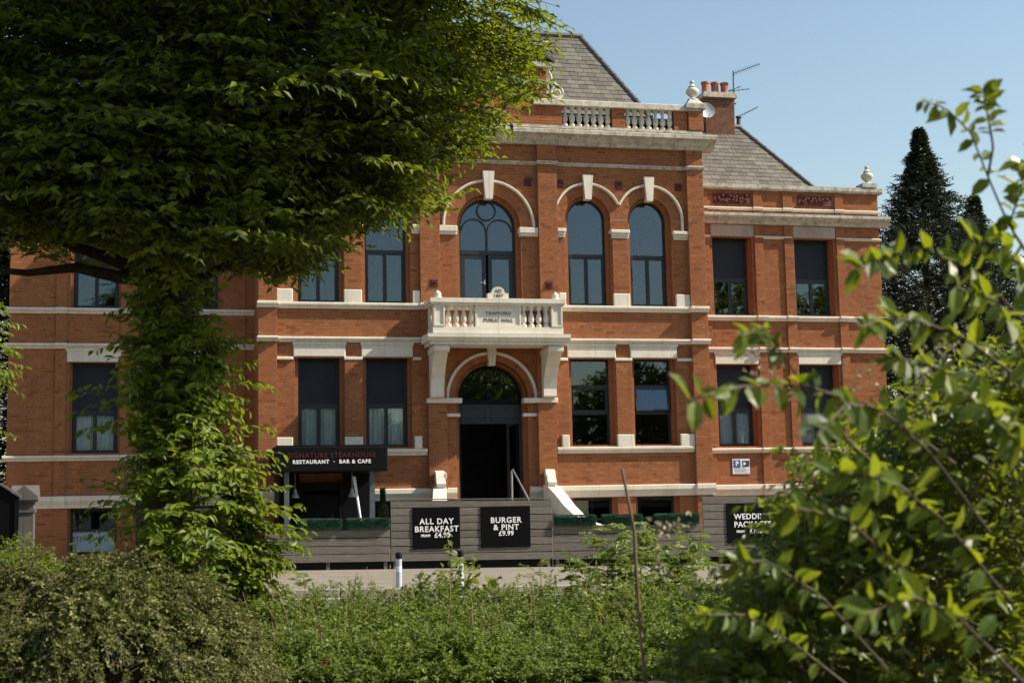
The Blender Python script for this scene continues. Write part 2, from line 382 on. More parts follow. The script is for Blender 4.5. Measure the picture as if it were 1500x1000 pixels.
def sh(o, d):                                   # an opening widened by d
    return (o[0]-d, o[1]+d, o[2], o[3]+(d if len(o) > 4 else 0))+tuple(o[4:])
W1, W2 = (2.26, 3.38), (4.06, 5.16)             # pavilion windows, right half
GW = (3.02, 5.42); UWZ = (6.86, 9.90, 9.32)
ops = []
for s in (1, -1):
    for a, b in (W1, W2):
        x0, x1 = sorted((s*a, s*b))
        ops += [(x0, x1, *GW), (x0, x1, UWZ[0], UWZ[1], UWZ[2])]
        if s == 1 or b < 3.5: ops.append((x0, x1, .45, 1.62))
ops += [(-.80, .80, 6.86, 9.82, 9.02), (-.90, .90, 1.5, 5.22, 4.32)]
ops.append((-5.2, -3.5, .2, 1.62))
PW, PH = 6.2, 11.36
q = MB(); wall_body(q, -PW, PW, -.3, PH, 0, .12, [sh(o, .09) for o in ops])
wm = q.mesh('front_wall', ['mortar', 'returns']); split_mats(wm); front = link('front_wall', wm, hall)
q = MB(); wall_body(q, -PW, PW, -.3, PH, .12, .48, ops); q.build('inner_wall', ['returns'], hall)
sk = [sh(o, .09) for o in ops]
for s in (1, -1):
    for a, b in (W1, W2): cx = s*(a+b)/2; sk.append((cx-.96, cx+.96, 9.32, 10.28, 9.32))
sk += [(-1.24, 1.24, 9.02, 10.26, 9.02), (-1.2, 1.2, 4.32, 5.52, 4.32)]
PIL = [(-6.2, -5.72), (-1.92, -1.38), (1.38, 1.92), (5.72, 6.2)]
PILL = [(-6.2, -5.72), (-1.75, -1.25), (1.25, 1.75), (5.72, 6.2)]
def covered(x0, x1, z0, z1): return (x0, x1, z0, z1)
cov = [covered(a, b, 5.94, 11.4) for a, b in PIL]+[covered(a, b, -1, 5.82) for a, b in PILL]+[(-6.3, 6.3, 1.66, 1.93)]
bl = bricks(-PW, PW, .0, PH, sk+cov)
big = [t for t in bl if 1.93 < t[2] < 2.85 and t[1]-t[0] > .2][:150]
big += [t for t in bl if 5.94 < t[2] < 6.7 and abs(t[0]) > 1.9 and t[1]-t[0] > .2][:150]
bs = set(big); rest = [t for t in bl if t not in bs]
link('brickwork', brickmesh('brickwork', rest, 0), front, kind='stuff')
cache = {}
for (a, b_, z, z2) in big:
    key = (round(b_-a, 3), round(z2-z, 3))
    if key not in cache: cache[key] = brickmesh('brick', [(0, key[0], 0, key[1])], 0)
    link('brick', cache[key], front, loc=(a, random.uniform(-.0008, .0008), z))
# arch rings of rubbed brick
def ring(name, cx, cz, r0, r1, y, parent, rows=1, a0=0, a1=180):
    q = MB()
    for j in range(rows):
        ra, rb = r0+(r1-r0)*j/rows, r0+(r1-r0)*(j+1)/rows; n_ = int(math.pi*(ra+rb)/2/.078*(a1-a0)/180)
        for i in range(n_):
            t0, t1 = a0+(a1-a0)*(i+.06)/n_, a0+(a1-a0)*(i+.94)/n_
            q.arc(cx, cz, ra+.004, rb-.004, y-.002-random.random()*.001, y+.01, t0, t1, 1)
    return q.build(name, 'brick', parent, kind='stuff')
for s in (1, -1):
    for a, b in (W1, W2):
        cx = s*(a+b)/2; ring('arch_ring', cx, 9.32, .655, .955, 0, front, 2); ring('arch_ring', cx, 9.32, .565, .65, .115, front)
ring('arch_ring', 0, 9.02, .895, 1.235, 0, front, 2); ring('arch_ring', 0, 9.02, .805, .885, .115, front)
ring('arch_ring', 0, 4.32, .995, 1.195, 0, front, 1); ring('arch_ring', 0, 4.32, .905, .985, .115, front)
# solid wall round the rest of the hall, floors and dark rooms
def hidden_walls():
    q = MB()
    for s in (1, -1):
        q.box(*sorted((s*6.2, s*5.7)), .481, 8.0, -.3, 12.3)
        q.box(*sorted((s*12.54, s*12.1)), 2.14, 11, -.3, 10.6)
        q.box(*sorted((s*6.2, s*12.1)), 10.6, 11, -.3, 10.6)
    q.box(-5.7, 5.7, 7.6, 8.0, -.3, 12.3)
    return q.build('rear_wall', 'returns', hall)
hidden_walls()
q = MB()
for z in (-.28, 1.35, 6.0, 9.98): q.box(-5.69, 5.69, .49, 7.59, z, z+.2)
for s in (1, -1):
    for z in (-.28, 1.5, 6.2, 9.7): q.box(*sorted((s*6.21, s*12.09)), 2.15, 10.59, z, z+.2)
q.build('floor_slab', 'dark', hall)
q = MB(); q.box(-5.6, 5.6, 4.0, 4.1, 0, 11); q.box(-1.75, -1.6, .5, 4, 1.56, 5.9); q.box(1.6, 1.75, .5, 4, 1.56, 5.9)
for s in (1, -1): q.box(*sorted((s*6.3, s*12)), 5.5, 5.6, 0, 9.6)
q.build('partition', 'dark', hall)
q = MB(); q.box(.98, 1.05, .7, 2.6, 1.56, 4.2); q.build('hallway_wall', 'inwhite', hall)
# pilasters
def pilaster(x0, x1, z0, z1, y, proj, parent=hall):
    q = MB(); q.box(x0, x1, y-proj, y-.001, z0, z1); me = q.mesh('pilaster', ['mortar', 'returns']); split_mats(me)
    p = link('pilaster', me, parent); link('brickwork', brickmesh('brickwork', bricks(x0, x1, z0, z1, shift=x0), y-proj), p, kind='stuff'); return p
for a, b in PIL: pilaster(a, b, 6.86, 10.76, 0, .13); pilaster(a, b, 10.87, 11.33, 0, .13); pilaster(a, b, 5.95, 6.70, 0, .13)
for a, b in PILL: pilaster(a, b, 1.94, 5.82, 0, .13); pilaster(a, b, -.2, 1.64, 0, .13)
# slim piers between windows
for s in (1, -1):
    for a, b in ((1.925, 2.11), (3.50, 3.95), (5.32, 5.715)):
        x0, x1 = sorted((s*a, s*b))
        if a == 3.50: pilaster(x0, x1, 7.22, 8.74, 0, .05); pilaster(x0, x1, 3.33, 5.33, 0, .05)
        q = MB()
        def blk(z0, z1, pr, ov): q.bevbox(x0-ov, x1+ov, -pr, .119, z0, z1, .015)
        blk(6.862, 7.21, .085, .01); q.build('plinth_block', 'stone', hall)
        q = MB(); blk(8.76, 8.82, .07, .02); blk(8.822, 8.90, .09, .03); blk(8.902, 9.0, .12, .05); q.build('impost', 'stone', hall)
        q = MB(); blk(2.992, 3.32, .085, .01); q.build('plinth_block', 'stone', hall)
        q = MB(); blk(5.34, 5.42, .075, .02); q.build('capital', 'stone', hall)
for s in (1, -1):
    x0, x1 = sorted((s*.89, s*1.375)); q = MB()
    q.bevbox(x0-.02, x1+.0, -.07, .119, 8.76, 8.84); q.bevbox(x0-.05, x1, -.10, .119, 8.842, 9.0); q.build('impost', 'stone', hall)
    x0, x1 = sorted((s*.88, s*1.76)); q = MB()
    q.bevbox(x0-.03, x1+.03, -.2, .119, 4.19, 4.32); q.build('impost', 'stone', hall)
    x0, x1 = sorted((s*.88, s*1.245)); q = MB(); q.bevbox(x0-.02, x1, -.06, .119, 3.83, 3.92); q.build('band', 'stone', hall)
# string courses
def course(name, x0, x1, z0, z1, y, pr, m='stone', steps=()):
    q = MB(); h = z1-z0
    prof = [(y+.1, z0), (y-pr*.35, z0), (y-pr*.45, z0+h*.25), (y-pr, z0+h*.6), (y-pr, z1-.015), (y-pr+.015, z1), (y+.1, z1+.012)]
    q.mould(prof, x0, x1, 0)
    for a, b, e in steps: q.mould([(yy-(e if yy < y else 0), zz+.0015) for yy, zz in prof], a, b, 0)
    return q.build(name, m, hall)
ST = [(a-.03, b+.03, .13) for a, b in PIL]; STL = [(a-.03, b+.03, .13) for a, b in PILL]
course('string_course', -6.19, 6.19, 6.70, 6.86, 0, .12, steps=ST)
course('string_course', -6.19, 6.19, 5.81, 5.945, 0, .13, steps=[ST[0], ST[3]])
course('string_course', -6.19, 6.19, 10.765, 10.86, 0, .08, 'weathered', ST)
for s in (1, -1):
    course('window_sill', *sorted((s*1.78, s*5.70)), 2.82, 2.99, 0, .11)
    course('base_band', *sorted((s*1.0, s*6.19)), 1.64, 1.945, 0, .12, steps=[tuple(sorted((s*5.69, s*6.23)))+(.13,)])
    for a, b in (W1, W2):
        x0, x1 = sorted((s*(a-.13), s*(b+.13))); q = MB(); q.bevbox(x0, x1, -.05, .117, 5.425, 5.805, .02); q.box(x0-.02, x1+.02, -.075, .1, 5.74, 5.803); q.build('lintel', 'stone', hall)
        cx = s*(a+b)/2
        # hood mould meeting its neighbour in a valley
        lim = 0 if False else None
        q = MB(); inner = math.degrees(math.acos(.91/1.0))
        nb = 1 if (a == W1[0]) == (s == 1) else -1            # side of the neighbour
        a0, a1 = (inner, 180) if nb == 1 else (0, 180-inner)
        q.arc(cx, 9.32, .93, 1.0, -.06, .02, a0, a1, 26); q.arc(cx, 9.32, .955, .985, -.085, -.058, a0, a1, 26)
        e = cx-nb*.965; q.box(e-.035, e+.035, -.06, .02, 9.0, 9.318); q.build('hood_mould', 'stone', hall)
        q = MB(); q.prism([(cx-.09, 9.83), (cx+.09, 9.83), (cx+.145, 10.52), (cx-.145, 10.52)], -.13, .118)
        q.build('keystone', 'stone', hall)
q = MB(); q.arc(0, 9.02, 1.22, 1.295, -.06, .02, 0, 180, 40); q.arc(0, 9.02, 1.245, 1.275, -.085, -.058, 0, 180, 40)
q.build('hood_mould', 'stone', hall)
q = MB(); q.prism([(-.10, 9.76), (.10, 9.76), (.16, 10.53), (-.16, 10.53)], -.14, .118); q.build('keystone', 'stone', hall)
q = MB(); q.arc(0, 4.32, 1.18, 1.26, -.06, .02, 0, 180, 36); q.build('hood_mould', 'stone', hall)
q = MB(); q.prism([(-.08, 5.2), (.08, 5.2), (.13, 5.72), (-.13, 5.72)], -.14, .118); q.build('keystone', 'stone', hall)
# square terracotta tiles and vent grilles
tm = MB(); tm.bevbox(-.11, .11, -.03, .0, -.11, .11, .02); tm.lathe([(.0, 0), (.03, 0), (.075, .02), (.03, .035), (0, .035)], (0, 0, 0), 8)
tm = MB().bevbox(-.11, .11, -.028, 0, -.11, .11, .03)
for a in range(8): tm.prism([(.02*math.cos(R(45*a)), .02*math.sin(R(45*a))), (.085*math.cos(R(45*a-14)), .085*math.sin(R(45*a-14))), (.085*math.cos(R(45*a+14)), .085*math.sin(R(45*a+14)))], -.045, -.02)
tmm = tm.mesh('flower_tile', 'maroon')
for x in (-5.5, -3.74, -1.9+.0, -1.12, 1.12, 2.03, 3.74, 5.5):
    link('flower_tile', tmm, hall, loc=(x if abs(x) != 1.9 else -2.03, -.002, 10.27))
vm = MB().bevbox(-.11, .11, -.02, .0, -.1, .1, .01)
for i in range(4): vm.box(-.085, .085, -.03, -.018, -.08+i*.045, -.06+i*.045)
vm.lathe([(.0, -.001), (.06, 0)], (0, -.02, 0), 8); vmm = vm.mesh('vent_grille', 'maroon')
for x in (-1.55, 1.64): link('vent_grille', vmm, hall, loc=(x, -.133, 7.41))
# main cornice and parapet
prof = [(.2, 11.33), (-.14, 11.33), (-.17, 11.40), (-.26, 11.46), (-.30, 11.54), (-.46, 11.58), (-.46, 11.68), (-.44, 11.70), (.2, 11.76)]
q = MB(); q.mould(prof, -6.55, 6.55); q.build('cornice', 'weathered', hall)
q = MB(); q.box(-6.2, 6.2, -.12, .4, 11.70, 11.80); q.build('parapet_base', 'returns', hall)
q = MB(); q.mould([(-.16, 11.80), (-.16, 11.88), (.16, 11.90), (.16, 11.80)], -6.22, 6.22); q.build('parapet_plinth', 'weathered', hall)
PP = [(1.36, 2.12), (3.58, 3.95), (5.41, 5.80)]
for s in (1, -1):
    for a, b in PP:
        x0, x1 = sorted((s*a, s*b)); q = MB(); q.box(x0, x1, -.1, .12, 11.89, 12.455); me = q.mesh('parapet_pier', ['mortar', 'returns']); split_mats(me)
        p = link('parapet_pier', me, hall); link('brickwork', brickmesh('brickwork', bricks(x0, x1, 11.9, 12.45, shift=x0), -.1), p, kind='stuff')
    x0, x1 = sorted((s*5.82, s*6.26)); q = MB(); q.box(x0, x1, -.18, .26, 11.905, 12.52); me = q.mesh('parapet_pier', ['mortar', 'returns']); split_mats(me)
    p = link('parapet_pier', me, hall); link('brickwork', brickmesh('brickwork', bricks(x0, x1, 11.91, 12.5, shift=x0), -.18), p, kind='stuff')
    q = MB(); q.mould([(-.2, 12.455), (-.2, 12.60), (-.17, 12.62), (.2, 12.62), (.2, 12.455)], *sorted((s*1.3, s*6.2))); q.build('parapet_rail', 'paleweather', hall)
    cx = s*6.04; q = MB(); q.box(cx-.3, cx+.3, -.26, .34, 12.525, 12.66)
    q.add([(cx-.26, -.22, 12.66), (cx+.26, -.22, 12.66), (cx+.26, .30, 12.66), (cx-.26, .30, 12.66), (cx-.12, -.08, 12.84), (cx+.12, -.08, 12.84), (cx+.12, .16, 12.84), (cx-.12, .16, 12.84)], [(0, 1, 5, 4), (1, 2, 6, 5), (2, 3, 7, 6), (3, 0, 4, 7), (4, 5, 6, 7)])
    q.build('pier_cap', 'weathered', hall)
UR = [(.0, 0), (.15, 0), (.15, .05), (.07, .10), (.06, .15), (.13, .22), (.185, .32), (.19, .40), (.15, .48), (.09, .53), (.12, .56), (.09, .60), (.045, .68), (.075, .74), (.06, .80), (0, .83)]
um = MB().lathe([(max(r, .001), z*.72) for r, z in UR], seg=14).mesh('urn_finial', 'paleweather', True)
for s in (1, -1): link('urn_finial', um, hall, loc=(s*6.04, .04, 12.82)); link('urn_finial', um, hall, loc=(s*12.25, 1.72, 10.95))
BAL = [(.001, 0), (.085, 0), (.085, .07), (.05, .085), (.045, .10), (.075, .16), (.088, .22), (.075, .29), (.042, .38), (.036, .44), (.055, .46), (.055, .48), (.08, .49), (.08, .56), (.001, .56)]
bm_ = MB().lathe(BAL, seg=10).mesh('baluster', 'paleweather', True)
for s in (1, -1):
    for a, b, n_ in ((2.12, 3.58, 7), (3.95, 5.41, 7)):
        for i in range(n_): link('baluster', bm_, hall, loc=(s*(a+(b-a)*(i+.5)/n_), .0, 11.895))
# centre gable with scrolls
q = MB(); q.box(-1.7, 1.7, -.1, .4, 11.89, 13.5); q.prism([(-1.5, 13.5), (1.5, 13.5), (1.5, 13.62), (0, 14.5), (-1.5, 13.62)], -.1, .4)
me = q.mesh('gable', ['mortar', 'returns']); split_mats(me); gb = link('gable', me, hall)
link('brickwork', brickmesh('brickwork', bricks(-1.7, 1.7, 11.9, 13.48), -.1), gb, kind='stuff')
q = MB(); q.box(-1.78, 1.78, -.2, .45, 13.05, 13.14); q.prism([(-1.85, 13.5), (1.85, 13.5), (1.85, 13.63), (-1.85, 13.63)], -.28, .5); q.build('gable_band', 'weathered', hall)
q = MB(); q.prism([(-1.9, 13.63), (-1.9, 13.75), (0, 14.78), (1.9, 13.75), (1.9, 13.63), (0, 14.62)], -.32, .5); q.build('gable_coping', 'lead', hall)
q = MB(); q.prism([(-1.7, 13.63), (1.7, 13.63), (0, 14.58)], -.12, .45); q.build('gable_pediment', 'returns', hall)
def scroll_pts(r0, turns, n_=40): return [((r0*(1-.82*i/n_))*math.cos(turns*2*math.pi*i/n_), (r0*(1-.82*i/n_))*math.sin(turns*2*math.pi*i/n_)) for i in range(n_+1)]
for s in (1, -1):
    q = MB(); q.prism([(s*1.705, 12.62), (s*2.12, 12.62), (s*2.2, 12.78), (s*2.14, 12.95), (s*1.98, 13.05), (s*1.86, 13.2), (s*1.84, 13.36), (s*1.705, 13.42)][::s], -.06, .2)
    q.tube([(s*(1.99)+s*x, -.07, 12.83+z) for x, z in scroll_pts(.19, 1.9)], .024, 6)
    q.tube([(s*x, -.07, z) for x, z in ((2.18, 12.85), (2.12, 12.98), (1.97, 13.07), (1.86, 13.2), (1.83, 13.34), (1.78, 13.42))], .026, 6); q.build('scroll', 'stone', hall)
q = MB()
q.box(-6.1, 6.1, .41, 7.9, 12.30, 12.36); q.build('flat_roof', 'lead', hall)
# slated roofs
SL = {}
def slated(name, quad, seed, nobj):
    # quad: eave left, eave right, ridge right, ridge left
    e0, e1, r1, r0 = [np.array(p, float) for p in quad]
    q = MB(); q.add([e0, e1, r1, r0], [(0, 1, 2, 3)]); rf = q.build(name, 'roofing', hall)
    ux = (e1-e0)/np.linalg.norm(e1-e0); nrm = np.cross(ux, r0-e0); nrm /= np.linalg.norm(nrm)
    if nrm[2] < 0: nrm = -nrm
    uy = np.cross(nrm, ux)
    if uy[2] < 0: uy = -uy
    L = (r0-e0)@uy; rows = int(L/.2); ex = L/rows
    if 'm' not in SL:
        k = MB(); k.add([(0, 0, .022), (1, 0, .022), (1, 1.35, .006), (0, 1.35, .006), (0, 0, .008), (1, 0, .008)], [(0, 1, 2, 3), (4, 5, 1, 0), (0, 3, 4), (1, 5, 2)]); SL['m'] = k.mesh('slate', 'slate')
    allm = []
    for j in range(rows):
        t = j/rows; t2 = (j+.5)/rows; a = e0+(r0-e0)*t2; b = e1+(r1-e1)*t2
        xa, xb = (a-e0)@ux, (b-e0)@ux; w = .272; x = xa-(w/2 if j % 2 else 0)-random.random()*.03
        while x < xb-.02:
            p, s_ = max(x, xa), min(x+w, xb)
            if s_-p > .05: allm.append((p+.004, s_-.004, j*ex+random.uniform(-.008, .008)))
            x += w
    score = sorted(range(len(allm)), key=lambda i: -np.dot(e0+ux*allm[i][0], (1, 0, 0)))[:nobj]; keep = set(score); q = MB()
    Mx = Matrix(((ux[0], uy[0], nrm[0], 0), (ux[1], uy[1], nrm[1], 0), (ux[2], uy[2], nrm[2], 0), (0, 0, 0, 1)))
    for i, (p, s_, y) in enumerate(allm):
        P = e0+ux*p+uy*y; lift = random.random()*.006
        if i in keep:
            o = link('slate', SL['m'], rf); o.matrix_basis = Matrix.Translation(P+nrm*lift) @ Mx @ Matrix.Diagonal((s_-p, ex, 1, 1))
        else:
            vs = [P+ux*(a*(s_-p))+uy*(b*ex)+nrm*(c_+lift) for a, b, c_ in ((0, 0, .022), (1, 0, .022), (1, 1.35, .006), (0, 1.35, .006), (0, 0, .008), (1, 0, .008))]
            q.add(vs, [(0, 1, 2, 3), (4, 5, 1, 0), (0, 3, 4), (1, 5, 2)])
    if q.v: q.build('slating', 'slate', rf, kind='stuff')
    return rf
EZ, RZ, EY, RY, EX, RX = 12.45, 15.53, .65, 3.0, 4.98, 3.62
slated('roof_slope', [(-EX, EY, EZ), (EX, EY, EZ), (RX, RY, RZ), (-RX, RY, RZ)], 1, 300)
slated('roof_slope', [(EX, EY, EZ), (EX, 2*RY-EY, EZ), (RX, RY+.001, RZ), (RX, RY, RZ)], 2, 60)
q = MB(); q.add([(-EX, EY, EZ), (-EX, 2*RY-EY, EZ), (-RX, RY, RZ), (EX, 2*RY-EY, EZ), (RX, RY, RZ)], [(0, 1, 2), (1, 3, 4, 2)]); q.build('roof_slope', 'roofing', hall)
def hiptile(p0, p1, r=.085):
    p0, p1 = np.array(p0), np.array(p1); L = np.linalg.norm(p1-p0); n_ = max(2, int(L/.4)); q = MB()
    for i in range(n_): q.tube([p0+(p1-p0)*i/n_, p0+(p1-p0)*(i+.97)/n_], [r*1.08, r], 8)
    return q.build('hip_capping', 'lead', hall)
hiptile((EX, EY, EZ), (RX, RY, RZ)); hiptile((-EX, EY, EZ), (-RX, RY, RZ)); hiptile((-RX, RY, RZ+.02), (RX+.08, RY, RZ+.02), .1)
for s in (1, -1):
    E0, E1, Q1, Q0 = (s*6.22, 2.05, 10.55), (s*11.05, 2.05, 10.55), (s*9.3, 4.5, 13.35), (s*6.22, 4.5, 13.35)
    slated('roof_slope', [E0, E1, Q1, Q0] if s == 1 else [E1, E0, Q0, Q1], 3, 260 if s == 1 else 0)
    q = MB(); q.add([E1, (s*11.05, 6.95, 10.55), (s*9.3, 4.5, 13.35), Q0, (s*6.22, 6.95, 10.55)], [(0, 1, 2), (1, 4, 3, 2)]); q.build('roof_slope', 'roofing', hall)
    hiptile(E1, Q1); hiptile(Q0, (s*9.36, 4.5, 13.37), .1)
    q = MB(); q.box(*sorted((s*6.21, s*12.1)), 2.15, 10.6, 10.45, 10.5); q.build('flat_roof', 'lead', hall)
# chimney
for s in (1, -1):
    x0, x1 = sorted((s*8.05, s*9.02)); q = MB(); q.box(x0, x1, 4.2, 4.9, 12.6, 14.25); me = q.mesh('chimney', ['mortar', 'returns']); split_mats(me); ch = link('chimney', me, hall)
    cb = brickmesh('brickwork', bricks(x0, x1, 12.9, 14.22), 4.2); cb.materials[0] = MT['sooty']; link('brickwork', cb, ch, kind='stuff'); me.materials[1] = MT['sooty']
    q = MB(); q.box(x0-.09, x1+.09, 4.1, 5.0, 14.22, 14.32); q.box(x0-.05, x1+.05, 4.14, 4.96, 14.318, 14.40); q.build('chimney_cap', 'weathered', ch)
    pm = MB().lathe([(.001, 0), (.135, 0), (.14, .05), (.12, .10), (.118, .36), (.14, .37), (.14, .43), (.11, .43), (.10, .2), (.001, .2)], seg=14).mesh('chimney_pot', 'terracotta', True)
    for i in range(3): link('chimney_pot', pm, ch, loc=(x0+.16+i*.325, 4.55, 14.39))
# ------------------------------------------------------------------ wings
WY = 1.685
for s in (1, -1):
    def X(a, b): return tuple(sorted((s*a, s*b)))
    wo = [(*X(7.17, 8.31), 3.02, 5.43), (*X(9.77, 10.94), 3.02, 5.43), (*X(7.17, 8.31), 6.87, 9.24), (*X(9.77, 10.94), 6.87, 9.24), (*X(7.17, 8.31), .4, 1.6), (*X(9.77, 10.94), .4, 1.6)]
    x0, x1 = X(6.2, 12.54)
    q = MB(); wall_body(q, x0, x1, -.3, 10.66, WY, WY+.12, [sh(o, .06) for o in wo]); me = q.mesh('wing_wall', ['mortar', 'returns']); split_mats(me); ww = link('wing_wall', me, hall)
    q = MB(); wall_body(q, x0, x1, -.3, 9.6, WY+.12, WY+.46, wo); q.build('inner_wall', ['returns'], hall)
    pil = [(6.45, 7.02), (8.45, 8.72), (9.40, 9.70), (11.09, 11.36)]
    cov = [(*X(a, b), z0, z1) for a, b in pil for z0, z1 in ((1.93, 2.84), (2.98, 5.79), (5.93, 6.73), (6.88, 9.6), (9.93, 10.64))]
    link('brickwork', brickmesh('brickwork', bricks(x0, x1, 0, 10.64, [sh(o, .06) for o in wo]+cov), WY), ww, kind='stuff')
    for a, b in pil:
        for z0, z1 in ((1.93, 2.84), (2.98, 5.79), (5.93, 6.73), (6.88, 9.6), (9.94, 10.64)):
            pilaster(*X(a, b), z0, z1, WY, .055 if a > 6.5 else .03)
    def wc(name, z0, z1, pr, m='stone', e=.06):
        a, b = X(6.21, 12.54+pr); return course(name, a, b, z0, z1, WY, pr, m, [(*X(p-.02, q_+.02), e) for p, q_ in pil[1:]])
    wc('string_course', 6.72, 6.87, .11); wc('string_course', 5.785, 5.925, .12); wc('window_sill', 2.84, 2.98, .10); wc('base_band', 1.61, 1.92, .12)
    wc('string_course', 10.04, 10.13, .06); q = MB(); q.mould([(WY-.1, 10.65), (WY-.12, 10.70), (WY-.12, 10.82), (WY+.4, 10.86), (WY+.4, 10.65)], *X(6.21, 12.66)); q.build('parapet_coping', 'weathered', hall)
    q = MB(); q.mould([(WY+.1, 9.61), (WY-.1, 9.61), (WY-.13, 9.68), (WY-.27, 9.78), (WY-.30, 9.83), (WY-.30, 9.91), (WY+.1, 9.97)], *X(6.21, 12.8)); q.build('cornice', 'weathered', hall)
    for a, b in ((7.17, 8.31), (9.77, 10.94)):
        q = MB(); q.bevbox(*X(a-.1, b+.14), WY-.045, WY+.117, 9.24, 9.605, .02); q.build('lintel', 'worn', hall)
        q = MB(); q.bevbox(*X(a-.1, b+.14), WY-.05, WY+.117, 5.435, 5.782, .02); q.box(*X(a-.12, b+.16), WY-.07, WY+.1, 5.72, 5.781); q.build('lintel', 'stone', hall)
    for a, b in ((6.22, 7.05), (8.46, 9.66), (11.09, 12.58)): course('string_course', *X(a, b), 9.19, 9.27, WY, .075)
    for a, b in ((7.2, 8.38), (9.9, 11.02)):
        x0, x1 = X(a, b); q = MB(); q.bevbox(x0, x1, WY-.03, WY, 10.22, 10.54, .02)
        for i in range(22):
            cx, cz = random.uniform(x0+.1, x1-.1), random.uniform(10.27, 10.49); q.lathe([(.001, -.045), (.05, -.03), (.05, .03), (.001, .045)], (cx, WY-.03, cz), 6)
        q.build('terracotta_panel', 'maroon', hall)
    q = MB(); q.box(s*12.25-.24, s*12.25+.24, WY-.14, WY+.32, 10.84, 10.97); q.build('pier_cap', 'weathered', hall)
# ------------------------------------------------------------------ windows
def pane(x0, x1, z0, z1, y, parent, arch=None, tilt=0):
    q = MB()
    if arch:
        cx, cz, r = arch; pts = [(x0, z0), (x1, z0)]+[(cx+r*math.cos(R(180*i/24)), cz+r*math.sin(R(180*i/24))) for i in range(25)]
        q.prism(pts, y, y+.006)
    else: q.box(x0, x1, y, y+.006, z0, z1)
    return q.build('pane', 'glass', parent)
def curtain(x0, x1, z0, z1, y, parent):
    q = MB(); n_ = int((x1-x0)/.02); vs = []; ph = random.random()*6
    for i in range(n_+1):
        x = x0+(x1-x0)*i/n_; yy = y+.03*math.sin(x*38+ph)+.015*math.sin(x*91+ph*2); vs += [(x, yy, z0), (x, yy, z1)]
    q.add(vs, [(2*i, 2*i+2, 2*i+3, 2*i+1) for i in range(n_)]); return q.build('curtain', 'curtain', parent, smooth=True)
FB = .06
def frame_rect(q, x0, x1, z0, z1, y, b=FB, d=.07):
    q.box(x0, x0+b, y, y+d, z0, z1); q.box(x1-b, x1, y, y+d, z0, z1); q.box(x0+b, x1-b, y+.001, y+d, z0, z0+b); q.box(x0+b, x1-b, y+.001, y+d, z1-b, z1)
def window(x0, x1, z0, z1, Y, kind, tz, curt=0, cz=None, tz2=None, swing=False):
    y = Y+.3; q = MB()
    if kind == 'arch':
        r = (x1-x0)/2; cx = (x0+x1)/2
        q.box(x0, x0+FB, y, y+.07, z0, cz); q.box(x1-FB, x1, y, y+.07, z0, cz); q.box(x0+FB, x1-FB, y+.001, y+.07, z0, z0+FB)
        q.arc(cx, cz, r-FB, r+.01, y+.002, y+.07, 0, 180, 24)
    else: frame_rect(q, x0, x1, z0, z1, y)
    f = q.build('window', 'frame', hall)
    q = MB(); q.box(x0+FB, x1-FB, y-.012, y+.068, tz-.04, tz+.04); q.build('transom', 'frame', f)
    mid = (x0+x1)/2
    if kind == 'three':
        q = MB(); q.box(x0+FB, x1-FB, y-.012, y+.068, tz2-.04, tz2+.04); q.build('transom', 'frame', f)
        pane(x0+FB, x1-FB, z0+FB, tz2-.04, y+.03, f); pane(x0+FB, x1-FB, tz+.04, z1-FB, y+.03, f)
        q = MB(); frame_rect(q, x0+FB, x1-FB, tz2+.04, tz-.04, -.03, .045, .05); sash = q.mesh('sash', 'frame')
        q2 = MB(); q2.box(x0+FB+.04, x1-FB-.04, -.01, -.004, tz2+.08, tz-.08); pm_ = q2.mesh('pane', 'glass')
        if swing:                                 # top hung, pushed open at the bottom
            Mx = Matrix.Translation((0, y, tz-.04)) @ Matrix.Rotation(R(-9), 4, 'X') @ Matrix.Translation((0, 0, -(tz-.04)))
        else: Mx = Matrix.Translation((0, y+.03, 0))
        for nm, mm in (('sash', sash), ('pane', pm_)):
            mm.transform(Mx); link(nm, mm, f)
    else:
        for a, b in ((x0+FB, mid-.0), (mid+.0, x1-FB)):
            q = MB(); frame_rect(q, a+.004, b-.004, z0+FB, tz-.042, y-.008, .045, .06); q.build('sash', 'frame', f)
            pane(a+.045, b-.045, z0+FB+.04, tz-.08, y+.02, f)
        if kind == 'panel': q = MB(); q.box(x0+FB, x1-FB, y+.02, y+.05, tz+.041, z1-FB); q.build('panel', 'blind', f)
        elif kind == 'arch': pane(x0+FB*.5, x1-FB*.5, tz+.041, cz, y+.03, f, arch=((x0+x1)/2, cz, (x1-x0)/2-.02))
    if curt: curtain(x0+.05, x1-.05, z0+.02, tz, y+.085, f)
    q = MB(); q.box(x0-.02, x1+.02, y-.05, y+.2, z0-.03, z0-.002); q.build('cill', 'frame', f)
    return f
for s in (1, -1):
    for i, (a, b) in enumerate((W1, W2)):
        x0, x1 = sorted((s*a, s*b))
        window(x0, x1, 6.865, 9.88, 0, 'arch', 8.31, cz=9.32)
        if s == 1: window(x0, x1, 3.02, 5.42, 0, 'three', 4.66, tz2=3.93, swing=(i == 1))
        else: window(x0, x1, 3.02, 5.42, 0, 'panel', 4.17, curt=1)
    for a, b in ((7.17, 8.31), (9.77, 10.94)):
        x0, x1 = sorted((s*a, s*b))
        window(x0, x1, 6.88, 9.24, WY, 'panel', 8.0); window(x0, x1, 3.02, 5.43, WY, 'panel', 4.12, curt=1)
